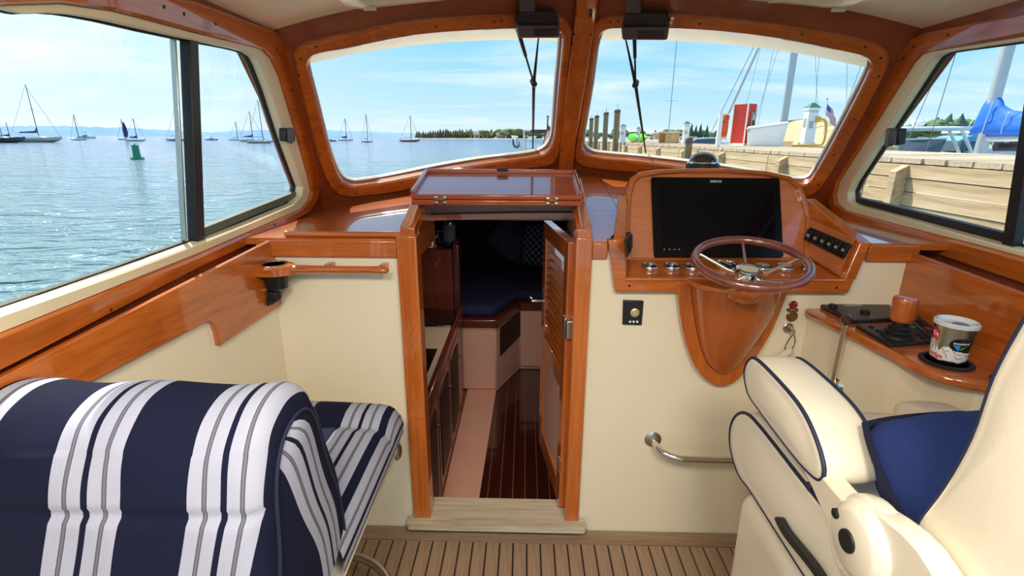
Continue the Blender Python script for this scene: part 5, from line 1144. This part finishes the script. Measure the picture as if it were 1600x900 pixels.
house(752, 22, 218, 205, 575, 'grey-roofed house among trees across the bay, the wider one'); house(783, 14, 218, 207, 575, 'small gabled house under broadleaf trees across the bay'); house(1029, 17, 220, 207, 400, 'gabled grey house on the shore behind the dock'); house(966, 12, 219, 209, 400, 'pale house behind the tall pilings')

# ---------------------------------------------------------------- dock
DX0, DZ = 3.9, 1.36
dk = root('dock', (5.0, 12, SEA), 'weathered timber dock with horizontal fender planks along starboard', 'dock')
dpm = mesh('deck_plank', boxv((0, 0, 0), (2.3, .134, .05)), BOXF, DOCKX)
for i in range(190): o = link('deck_plank', dpm, dk, (DX0 + 1.175 + rnd.uniform(-.012, .012), 1.2 + i * .145, DZ - .025 + rnd.uniform(-.003, .003)))
box2('far_decking', (DX0, 28.8, DZ - .05), (DX0 + 2.3, 75, DZ), DOCKX, dk, 0)
fpm = mesh('fender_plank', boxv((0, 0, 0), (.05, 2.42, .128)), BOXF, DOCKW)
for j in range(16):
    for k in range(4 if j > 1 else 4): link('fender_plank', fpm, dk, (DX0 + .045 + rnd.uniform(-.006, .006), 1.3 + j * 2.45 + 1.0, DZ - .125 - k * .137))
box2('far_fender', (DX0 + .02, 1.3 + 15.9 * 2.45, DZ - .6), (DX0 + .07, 75, DZ - .06), DOCKW, dk, 0)
ya = V(PX(1407, 285, DX0)).y
for j in range(-1, 16):
    y = ya + j * 2.45; brm = hexa('upright', [(DX0 - .10, y - .05, DZ - .72), (DX0 + .02, y - .05, DZ - .72), (DX0 + .02, y + .05, DZ - .72), (DX0 - .10, y + .05, DZ - .72)], [(DX0 - .10, y - .05, DZ - .13), (DX0 + .02, y - .05, DZ - .065), (DX0 + .02, y + .05, DZ - .065), (DX0 - .10, y + .05, DZ - .13)], DOCKW, dk, .004)
    cyl('support_pile', (DX0 + .4, y + .5, SEA - .6), (DX0 + .4, y + .5, DZ - .3), .13, PILEW, dk, 10); cyl('support_pile', (DX0 + 1.8, y + .5, SEA - .6), (DX0 + 1.8, y + .5, DZ - .3), .13, PILEW, dk, 10)
box2('stringer', (DX0 + .12, 0, DZ - .25), (DX0 + .2, 70, DZ - .06), PILEW, dk, 0)
def piling(px, ytop, X, r, lab):
    p = V(PX(px, 236, X)); n = V((p.x, p.y, 0)).normalized(); top = V(hit(px, ytop, p, n)).z; w_ = root('piling', V((p.x, p.y, SEA - .5)), lab, 'piling')
    lathe('post', [(r * 1.05, SEA - .5), (r, 1.2), (r * .96, top - .12), (r * .9, top)], (p.x, p.y, 0), PILEW, w_, n=14); lathe('cap', [(r * 1.02, top - .10), (r * 1.06, top - .02), (r * .8, top + .02), (.001, top + .03)], (p.x, p.y, 0), mat('dark_cap', C(92, 82, 70), .7), w_, n=14); tube('bird_spike', [(p.x, p.y, top), (p.x, p.y, top + .25)], .008, WIRE, w_, 5)
piling(961, 172, 3.74, .125, 'tallest timber piling with cap, nearest of the four at the dock edge'); piling(944, 176, 3.74, .12, 'second timber piling from the nearest, streaked grey'); piling(930, 181, 3.74, .12, 'dark timber piling, third along the dock edge'); piling(922, 185, 3.74, .12, 'farthest timber piling at the dock edge, beside the centre post')
piling(1075, 217, 3.74, .085, 'short brown piling stub rising before the dock planks')
def pedestal(px, yb, yt, wpx, lab, hose=False):
    p = V(PZ(px, yb, DZ)); D0 = -(ROT.transposed() @ (p - CAM)).z; s = D0 / F; H = (yb - yt) * s * 1.02; W = wpx * s
    r = root('power_pedestal', p, lab, 'pedestal'); box('body', p + V((0, 0, H * .42)), (W, W, H * .84), WHITE, r, W * .06); box('collar', p + V((0, 0, H * .86)), (W * 1.15, W * 1.15, H * .06), WHITE, r, W * .03); box('lamp_band', p + V((0, 0, H * .80)), (W * .9, W * 1.02, H * .05), mat('lamp_lens', C(190, 200, 205), .3), r, 0)
    a = [p + V((i * W * .62, j * W * .62, H * .89)) for i, j in ((-1, -1), (1, -1), (1, 1), (-1, 1))]; b = [p + V((i * W * .14, j * W * .14, H)) for i, j in ((-1, -1), (1, -1), (1, 1), (-1, 1))]; hexa('roof', a, b, GREENR, r, W * .02)
    box('base_skirt', p + V((0, 0, H * .05)), (W * 1.2, W * 1.2, H * .10), WHITE, r, W * .04); box('socket_cover', p + V((-W * .1, -W * .5, H * .5)), (W * .4, W * .08, H * .16), mat('grey_cover', C(170, 174, 176), .5), r, W * .02); box('breaker_door', p + V((-W * .5, 0, H * .55)), (W * .06, W * .5, H * .2), mat('grey_cover', C(170, 174, 176), .5), r, W * .02)
    return p, H, W
p, H, W = pedestal(1259, 229, 166, 15, 'tall white power pedestal with green roof and yellow shore cable, nearest of its row')
pedestal(1070, 224, 192, 8, 'white power pedestal with green roof left of the red cabinet'); pedestal(996, 222.6, 200, 5, 'small distant white pedestal between lime green kayaks'); pedestal(972, 223, 196, 8, 'white pedestal half hidden behind the nearest tall piling')
yc = root('shore_cable', p + V((W * .9, 0, 0)), 'thick yellow shore power cable looping from the white pedestal to the dock', 'cable')
cylp = p + V((W * .45, -W * .55, H * .62)); lathe('plug', [(.001, 0), (W * .30, 0), (W * .30, W * .4), (.001, W * .5)], cylp + V((-W * .2, 0, 0)), YELLOW, yc, (1, 0, 0), 12)
tube('cable', cat([cylp + V((W * .2, 0, 0)), cylp + V((W * .75, 0, -H * .02)), cylp + V((W * 1.0, 0, -H * .2)), cylp + V((W * 1.0, 0, -H * .5)), p + V((W * 1.2, -W * .4, .03)), p + V((W * .4, -W * 1.1, .03)), p + V((-W * 1.2, -W * 1.0, .03)), p + V((-W * 1.6, -W * .4, .03))], 5, False), .028, YELLOW, yc, 8)
# red cabinet
p = V(PZ(1146, 227.5, DZ)); D0 = -(ROT.transposed() @ (p - CAM)).z; s = D0 / F
rc_ = root('red_cabinet', p, 'red upright dispenser cabinet with white edges on the dock', 'cabinet'); Rc_ = Rz(-60); H = 61 * s; w1, w2 = 20 * s, 25 * s
c = p + Rc_ @ V((w2 * .2, w1 * .5, 0))
box('body', c + V((0, 0, H * .5)), (w2, w1, H), REDP, rc_, .01, Rc_); box('plinth', c + V((0, 0, .03)), (w2 * 1.05, w1 * 1.05, .06), WHITE, rc_, .005, Rc_)
for i in (-1, 1):
    for j in (-1, 1): box('white_edge', c + Rc_ @ V((i * w2 * .5, j * w1 * .5, H * .5)), (.03, .03, H * 1.0), WHITE, rc_, .004, Rc_)
Rc_n = Rc_ @ Rz(90); pmz = c + Rc_ @ V((w2 * .52, w1 * .1, H * .5)); box('nozzle_holder', pmz, (.08, .05, H * .62), mat('aluminium_grey', C(176, 172, 160), .4, metal=.5), rc_, .02, Rc_n); box('nozzle', pmz + Rc_n @ V((0, -.03, H * .2)), (.06, .05, .18), STEEL, rc_, .02, Rc_n); tube('hose', cat([pmz + Rc_n @ V((0, -.04, H * .1)), pmz + Rc_n @ V((.06, -.06, -H * .25)), pmz + Rc_n @ V((.02, -.06, -H * .42)), pmz + Rc_n @ V((-.05, -.05, -H * .46))], 4, False), .014, RUBBER, rc_, 8)
# white post with life sling
p = V(PZ(1121, 229, DZ)); D0 = -(ROT.transposed() @ (p - CAM)).z; s = D0 / F
wp = root('white_post', p, 'slim white post left of the red cabinet carrying the life ring', 'post'); box('shaft', p + V((0, 0, 24 * s)), (6 * s, 6 * s, 48 * s), WHITE, wp, .01); box('top_cap', p + V((0, 0, 48.5 * s)), (7 * s, 7 * s, 1.5 * s), WHITE, wp, .005); box('back_board', p + V((6 * s, 2 * s, 30 * s)), (15 * s, 2 * s, 38 * s), WHITE, wp, .01)
lr = root('life_ring', p + V((7.5 * s, -2 * s, 14 * s)), 'orange life sling and ring hanging beside the red cabinet', 'life ring'); q = p + V((8 * s, -1 * s, 0))
tube('ring', [q + V((cos(2 * pi * k / 24) * 3.2 * s, 0, 42 * s + sin(2 * pi * k / 24) * 3.8 * s)) for k in range(24)], 2.0 * s, ORANGE, lr, 10, True); box('sling_bag', q + V((0, 0, 28 * s)), (9 * s, 4 * s, 18 * s), ORANGE, lr, 1.6 * s); box('lower_flap', q + V((-1 * s, 0, 17 * s)), (9 * s, 4 * s, 5 * s), ORANGE, lr, 1.4 * s)
# white dock box
p = V(PZ(1194, 228.5, DZ)); D0 = -(ROT.transposed() @ (p - CAM)).z; s = D0 / F; Rb = Rz(-25)
db = root('dock_box', p, 'large white fibreglass dock locker with sloping lid', 'dock box'); c = p + Rb @ V((0, .35, 0)); a, b, h0, h1 = 27 * s, 17 * s, 25 * s, 33 * s
g = lambda x, y, z: c + Rb @ V((x, y, z))
hexa('body', [g(-a * .92, -b, 0), g(a * .92, -b, 0), g(a * .92, b, 0), g(-a * .92, b, 0)], [g(-a, -b, h0), g(a * 1.06, -b, h1), g(a * 1.06, b, h1), g(-a, b, h0)], WHITE, db, .02)
hexa('lid', [g(-a * 1.06, -b * 1.08, h0), g(a * 1.12, -b * 1.08, h1), g(a * 1.12, b * 1.08, h1), g(-a * 1.06, b * 1.08, h0)], [g(-a * 1.02, -b, h0 + 4 * s), g(a * 1.08, -b, h1 + 3 * s), g(a * 1.08, b, h1 + 5 * s), g(-a * 1.02, b, h0 + 6 * s)], WHITE, db, .02)
box('hasp', g(-a * .95, -b * 1.02, h0 * .93), (.06, .03, .08), STEEL, db, .005, Rb)
# moored boat under a tan cover behind the locker
def tarpboat(px, yb, D, L, H, lab):
    c = atD(px, yb, D); c.z = DZ - .35; r = root('covered_boat', V((c.x, c.y, SEA)), lab, 'boat'); rings = []
    for t, w_, h in ((-.56, .10, .38), (-.53, .45, .42), (-.48, .75, .55), (-.36, .92, .78), (-.1, 1, 1.0), (.2, .9, .95), (.42, .4, .8), (.5, .08, .62)):
        q = c + V((0, L * t, 0)); rings.append([q + V((-w_ * .9, 0, 0)), q + V((-w_ * .95, 0, H * .35)), q + V((-w_ * .45, 0, H * h * .8)), q + V((0, 0, H * h)), q + V((w_ * .45, 0, H * h * .8)), q + V((w_ * .95, 0, H * .35)), q + V((w_ * .9, 0, 0))])
    vs, fs = loft(rings); mk('cover', vs, fs, TARP, r); rings = []
    for t, w_ in ((-.5, .7), (0, 1), (.35, .7), (.52, .05)): q = c + V((0, L * t, 0)); rings.append([q + V((-w_, 0, .05)), V((q.x - w_ * .6, q.y, SEA - .2)), V((q.x + w_ * .6, q.y, SEA - .2)), q + V((w_, 0, .05))])
    vs, fs = loft(rings); mk('hull', vs, fs, WHITE, r); tube('cover_seam', [c + V((0, L * t, H * h + .01)) for t, h in ((-.4, .76), (-.1, 1.0), (.2, .95), (.42, .8))], .012, mat('seam', C(150, 124, 84), .8), r, 5)
tarpboat(1248, 226, 19, 5.5, 1.25, 'boat under a tan canvas cover behind the white locker'); tarpboat(1300, 226, 15.5, 4.0, .95, 'second boat under a tan cover right of the power pedestal')
# flag on its staff
p = V(PZ(1284, 229, DZ)); D0 = 15.0; base = atD(1287, 205, D0); top = atD(1292.5, 156, D0)
fg = root('flag', base, 'United States flag hanging from a slanted staff beyond the dock', 'flag')
tube('staff', [base + (base - top) * .5, top], .014, WHITE, fg, 8); lathe('finial', [(.001, 0), (.03, .01), (.03, .04), (.001, .05)], top, mat('gilt', C(214, 176, 80), .3, metal=.8), fg, n=10)
def flagm():
    m = bpy.data.materials.new('flag_cloth'); m.use_nodes = True; T = NT(m.node_tree); b = T.nt.nodes['Principled BSDF']; b.inputs['Roughness'].default_value = .8
    uv = T.n('ShaderNodeUVMap'); uv.uv_map = 'UVMap'; sp = T.n('ShaderNodeSeparateXYZ'); T.l(uv.outputs[0], sp.inputs[0]); u_, v_ = sp.outputs[0], sp.outputs[1]
    st = T.math('LESS_THAN', T.math('FRACT', T.math('MULTIPLY', v_, 6.5)), .5); c = T.mix(st, C(240, 238, 236), C(196, 40, 56))
    can = T.math('MULTIPLY', T.math('LESS_THAN', u_, .38), T.math('LESS_THAN', v_, .538))
    star = T.math('GREATER_THAN', T.math('MULTIPLY', T.math('ABSOLUTE', T.math('SINE', T.math('MULTIPLY', u_, 45))), T.math('ABSOLUTE', T.math('SINE', T.math('MULTIPLY', v_, 52)))), .82)
    T.l(T.mix(can, c, T.mix(star, C(48, 56, 128), C(236, 236, 240))), b.inputs['Base Color']); return m
n, mrow = 14, 14; vs, fs, uvs = [], [], []
dn = (base - top); sd = (ROT @ V((1, 0, 0)))
for i in range(n + 1):
    for j in range(mrow + 1):
        t, f = i / n, j / mrow
        q = top + dn * (.04 + .42 * f) + sd * (.40 * t) * (.55 + .4 * (1 - f * .3)) + V((0, 0, -.50 * t * (1 - .25 * f))) + V((0, .05 * sin(t * 9 + f * 2), 0)); vs.append(q); uvs.append((t, f))
for i in range(n):
    for j in range(mrow): a = i * (mrow + 1) + j; fs.append((a, a + 1, a + mrow + 2, a + mrow + 1))
fo_ = mk('cloth', vs, fs, flagm(), fg); ul = fo_.data.uv_layers.new(name='UVMap')
for lp__ in fo_.data.loops: ul.data[lp__.index].uv = uvs[lp__.vertex_index]
# sailing yachts berthed behind the dock: masts and rigging
def yacht(label, px, yb, D, toppx, mr, Lh, stays=True):
    b = atD(px, yb, D); b.z = SEA + 1.2; r = root('sailing_yacht', V((b.x, b.y, SEA)), label, 'sailboat'); H = 15.0
    tube('mast', [b, b + V((0, 0, H))], [mr, mr * .85], SPAR, r, 14); rings = []
    for t, w_, sh in ((-.5, .7, 1.1), (-.2, 1.0, 1.05), (.1, 1.0, 1.1), (.35, .6, 1.2), (.5, .05, 1.35)): q = V((b.x, b.y + Lh * t, SEA)); rings.append([q + V((-1.3 * w_, 0, sh)), q + V((-1.0 * w_, 0, -.1)), q + V((1.0 * w_, 0, -.1)), q + V((1.3 * w_, 0, sh))])
    vs, fs = loft(rings); mk('hull', vs, fs, WHITE, r); box('coachroof', V((b.x, b.y - .6, SEA + 1.28)), (1.3, Lh * .4, .40), WHITE, r, .08)
    top = b + V((0, 0, H)); s = b + V((0, 0, H * .34))
    tube('spreader', [s - V((.75, .1, 0)), s, s + V((.75, -.1, 0))], .022, SPAR, r, 6)
    for e_ in ((0, Lh * .5, 0), (0, -Lh * .5, 0), (-1.2, -.2, 0), (1.2, -.2, 0), (-1.2, .5, 0), (1.2, -.9, 0)) if stays else ():
        q = b + V(e_); q.z = SEA + 1.2
        t_ = top if e_[0] == 0 or abs(e_[1]) < .3 else b + V((0, 0, H * .5)); tube('stay', [q, t_], .007, WIRE, r, 5)
    return r, b
yacht('tall alloy-masted yacht behind the white dock locker', 1221, 214, 20, 1248, .135, 9)
yacht('distant yacht with thin bare mast left of the picnic table board', 1044, 212, 60, 1048, .06, 9, stays=False)
yb1 = atD(1221, 214, 20); jb0 = atD(1118, 222, 22); jt = V((yb1.x, yb1.y, V(hit(1278, -114, yb1, V((yb1.x, yb1.y, 0)).normalized())).z)); fj = root('furled_jib', jb0, 'thin furled jib slanting up to the tall mast behind the red cabinet', 'sail'); tube('roll', [jb0, jb0.lerp(jt, .5), jt], [.055, .05, .03], SPAR, fj, 8); tube('sheet', [jb0 + V((-.4, 0, 0)), jt], .012, WIRE, fj, 5)
yr, yb_ = yacht('yacht with thick mast and blue sail cover in the starboard window', 1535, 226, 9.3, 1565, .10, 10)
sc_ = root('sail_cover', yb_ + V((0, -.6, 1.6)), 'bright blue sail cover draped from the mast along the boom', 'sail cover')
zt = V(hit(1543, 152, yb_, (0, 1, 0))).z; zb = V(hit(1530, 214, yb_, (0, 1, 0))).z; hh = zt - zb; rings = []
for dy, lo_, hi_, w_ in ((.20, .02, .25, .10), (.17, 0, .55, .16), (.08, 0, 1.0, .155), (-.10, 0, 1.0, .15), (-.20, 0, .80, .15), (-.40, .0, .66, .16), (-.8, .02, .56, .17), (-1.5, .05, .48, .16), (-2.6, .1, .36, .12), (-3.2, .12, .28, .06)):
    q = yb_ + V((0, dy, 0)); ww = .14 if hi_ >= 1 else w_
    rings.append([V((q.x + cos(a) * ww * (1.15 if sin(a) < 0 else .75 if hi_ < 1 else 1), q.y, zb + hh * (lo_ + (hi_ - lo_) * (.5 + .5 * sin(a))))) for a in [2 * pi * k / 14 for k in range(14)]])
vs, fs = loft(rings); mk('cover', vs, fs, BLUEC, sc_, ang=70)
for dy in (-.12, -.5): tube('lashing', [yb_ + V((-.17, dy, zb - yb_.z + .05)), yb_ + V((-.165, dy - .02, zb - yb_.z + hh * .5)), yb_ + V((-.12, dy, zb - yb_.z + hh * (.9 if dy > -.2 else .62)))], .006, WHITE, sc_, 5)
tube('boom', [yb_ + V((0, .0, zb - yb_.z - .03)), yb_ + V((0, -3.6, zb - yb_.z + .05))], .06, SPAR, sc_, 10)
# cruiser behind the dock, starboard window
def cruiser(label, px, yb, D, L, yaw, extra=True):
    c = atD(px, yb, D); c.z = SEA; R = Rz(yaw); r = root('motor_cruiser', c, label, 'motorboat'); g = lambda x, y, z: c + R @ V((x, y, z)); rings = []
    for t, w_, sh in ((-.5, .9, 1.35), (0, 1, 1.45), (.3, .75, 1.6), (.5, .06, 1.8)): rings.append([g(L * t, L * .17 * w_ * s2, z) for s2, z in ((-1, sh), (-.7, -.1), (.7, -.1), (1, sh))])
    vs, fs = loft(rings); mk('hull', vs, fs, WHITE, r)
    hexa('windscreen', [g(L * .16, -L * .15, 1.5), g(L * .16, L * .15, 1.5), g(-L * .1, L * .16, 1.5), g(-L * .1, -L * .16, 1.5)], [g(L * .04, -L * .13, 2.05), g(L * .04, L * .13, 2.05), g(-L * .12, L * .14, 2.1), g(-L * .12, -L * .14, 2.1)], mat('tinted_glass', C(60, 84, 92), .1, coat=1), r, .02)
    for s2 in (-1, 1): tube('windscreen_frame', [g(L * .165, s2 * L * .15, 1.52), g(L * .04, s2 * L * .135, 2.08), g(-L * .12, s2 * L * .145, 2.12)], .03, WHITE, r, 6); tube('bow_rail', [g(L * .1, s2 * L * .16, 1.5), g(L * .12, s2 * L * .15, 2.0), g(L * .4, s2 * L * .08, 2.15), g(L * .5, 0, 2.2)], .015, STEEL, r, 6)
    if extra:
        box('hard_top', g(-L * .08, 0, 2.42), (L * .38, L * .30, .12), WHITE, r, .05, R)
        for s2 in (-1, 1): tube('top_support', [g(-L * .24, s2 * L * .14, 1.4), g(-L * .16, s2 * L * .14, 2.4)], .05, WHITE, r, 6)
        box('radar', g(-L * .02, 0, 2.60), (.35, .35, .2), WHITE, r, .08, R); tube('antenna', [g(-L * .2, .3, 2.5), g(-L * .28, .3, 4.2)], .012, WHITE, r, 5)
cruiser('white hard-top motor cruiser seen beyond the black latch of the starboard window', 1418, 232, 17, 7, 150); cruiser('white open cruiser with raked windscreen left of the slim white post', 1095, 228, 23, 6.5, 165, False); cruiser('small blue-topped cruiser left of the blue sail cover', 1500, 228, 26, 5, 100, True)
cov = root('boat_canopy', atD(1500, 219, 24.5), 'pale blue canopy of a small boat left of the blue sail cover', 'canopy'); q = atD(1500, 219, 24.5); vs, fs = loft([[q + V((-.75 + 1.5 * t, y, .22 * (1 - (2 * t - 1) ** 2) + z)) for t in [k / 8 for k in range(9)] for z in (0,)] + [q + V((.75 - 1.5 * t, y, .22 * (1 - (2 * t - 1) ** 2) - .05)) for t in [k / 8 for k in range(9)]] for y in (-.9, 0, .9)]); mk('cloth', vs, fs, mat('pale_blue_canvas', C(104, 172, 222), .7), cov)
for i in (-1, 1):
    for j in (-1, 1): tube('pole', [q + V((i * .7, j * .8, .02)), q + V((i * .7, j * .8, -1.0))], .015, STEEL, cov, 5)
# things on the dock between pilings and red cabinet
def kayak(px, yb, lab):
    p = V(PZ(px, yb, DZ)); r = root('kayak', p, lab, 'kayak'); vs, fs = loft([[p + V((x + cos(a) * w_, y, .20 + sin(a) * w_ * 1.2)) for a in [2 * pi * k / 12 for k in range(12)]] for y, w_, x in ((-1.0, .02, 0), (-.6, .11, 0), (0, .17, 0), (.6, .11, 0), (1.0, .02, 0))]); mk('hull', vs, fs, LIME, r); lathe('cockpit_rim', [(.14, 0), (.15, .03), (.13, .03)], p + V((0, 0, .39)), RUBBER, r)
kayak(989, 222.6, 'lime green kayak on the dock left of the small distant pedestal'); kayak(1001, 222.4, 'lime green kayak on the dock right of the small distant pedestal')
p = V(PZ(1044, 223.5, DZ)); pt = root('picnic_table', p, 'wooden picnic table on the dock under a white notice board', 'table'); box('table_top', p + V((0, 0, .38)), (1.1, 1.3, .05), DOCKX, pt, .01)
for i in (-1, 1): box('leg', p + V((0, i * .5, .18)), (.5, .08, .36), DOCKW, pt, .01); box('bench', p + V((i * .75, 0, .22)), (.25, 1.3, .05), DOCKX, pt, .01)
p = V(PZ(1053, 222, DZ)); nb_ = root('notice_board', p, 'white notice board standing on the dock by the picnic table', 'sign'); s = -(ROT.transposed() @ (p - CAM)).z / F; box('panel', p + V((0, 0, 11.5 * s)), (15 * s, .06, 9 * s), WHITE, nb_, .02)
for i in (-1, 1): box('leg', p + V((i * 5 * s, 0, 4 * s)), (.06, .06, 8 * s), DOCKW, nb_, 0)
p = V(PZ(1575, 243, DZ)); p = atD(1565, 228, 8.2); fb = root('fender_board', V((p.x, p.y, DZ)), 'black rubber fender lying on the dock edge under the blue sail cover', 'fender'); cyl('bumper', (p.x - .1, p.y, DZ + .07), (p.x + .35, p.y - .1, DZ + .07), .07, RUBBER, fb)
p = V(PZ(1530, 236, DZ)); 
# boat ahead with arch and red diver flag
c = atD(835, 246, 15.5); c = V((c.x, c.y, SEA))
ab = root('patrol_boat', c, 'grey workboat ahead with windscreen, searchlights and anchor on its bow', 'motorboat'); s = 15.5 / F
H0 = lambda px, py, dy=0: V(hit(px, py, (0, c.y + dy, 0), (0, 1, 0)))
rings = []
for dy, w_, z1 in ((-1.3, .65, .66), (-.5, .8, .70), (1, .95, .70), (3.5, 1.0, .68)): q = V((c.x + .35, c.y + dy, SEA)); rings.append([q + V((-w_, 0, z1 + .35)), q + V((-w_ * .9, 0, -.1)), q + V((w_ * .9, 0, -.1)), q + V((w_, 0, z1 + .35))])
vs, fs = loft(rings); mk('hull', vs, fs, GREYF, ab); 
a = H0(819, 236); b = H0(856, 236); zt_ = H0(820, 204).z; hexa('wheelhouse_frame', [a + V((0, 0, -.2)), b + V((0, 0, -.2)), b + V((0, 1.2, -.2)), a + V((0, 1.2, -.2))], [V((a.x, a.y, zt_)), V((b.x, b.y, zt_)), V((b.x, b.y + 1.2, zt_)), V((a.x, a.y + 1.2, zt_))], GLASS, ab, .01)
tube('arch', [a + V((0, -.05, -.2)), V((a.x, a.y - .05, zt_)), V((b.x, b.y - .05, zt_)), b + V((0, -.05, -.2))], .045, WHITE, ab, 8); box('roof_visor', V(((a.x + b.x) / 2 + .1, a.y - .1, zt_ - .02)), ((b.x - a.x) * .75, .3, .10), mat('brown_visor', C(84, 70, 62), .6), ab, .02)
for x in (822, 828.5): q = H0(x, 208, -.2); lathe('searchlight', [(.001, 0), (.05, 0), (.055, .06), (.03, .08), (.001, .08)], q + V((0, -.04, 0)), BRASS, ab, (0, -1, 0), 12)
q = H0(807, 226, -.3); tube('anchor', cat([q + V((-.10, 0, .16)), q + V((-.09, 0, 0)), q + V((0, 0, -.08)), q + V((.08, 0, -.02)), q + V((.10, 0, .08))], 4, False), .03, GREYF, ab, 8); tube('anchor_shank', [q + V((0, 0, -.06)), q + V((.02, 0, .2))], .02, STEEL, ab, 8); box('windlass_post', H0(814, 234, -.3), (.08, .08, .5), WHITE, ab, .02)
rfl = root('red_flag', H0(856, 240, -.6), 'red flag with a white diagonal stripe on a short staff ahead', 'flag'); a = H0(853, 244, -.6); b = H0(856, 184, -.6); tube('staff', [a, b], .022, mat('staff_wood', C(150, 90, 60), .5), rfl, 8); lathe('finial', [(.001, 0), (.04, .02), (.04, .05), (.001, .07)], b, mat('staff_wood', C(150, 90, 60), .5), rfl, n=10)
P4 = [(856, 194), (863, 203), (862, 240), (844, 240)]; vs, fs = [], []
for i in range(11):
    for j in range(11):
        u_, v_ = i / 10, j / 10; x = (P4[0][0] * (1 - u_) + P4[1][0] * u_) * (1 - v_) + (P4[3][0] * (1 - u_) + P4[2][0] * u_) * v_; y = (P4[0][1] * (1 - u_) + P4[1][1] * u_) * (1 - v_) + (P4[3][1] * (1 - u_) + P4[2][1] * u_) * v_
        vs.append(H0(x, y, -.62 + .03 * sin(u_ * 7 + v_ * 4)))
for i in range(10):
    for j in range(10): q_ = i * 11 + j; fs.append((q_, q_ + 1, q_ + 12, q_ + 11))
mk('cloth', vs, fs, mat('red_flag_cloth', C(226, 44, 48), .8), rfl); w4 = [(855, 206), (859, 203), (849, 240), (845, 240)]; hexa('white_stripe', [H0(x, y, -.66) for x, y in w4], [H0(x, y, -.655) for x, y in w4], mat('flag_white', C(240, 236, 232), .8), rfl, 0)
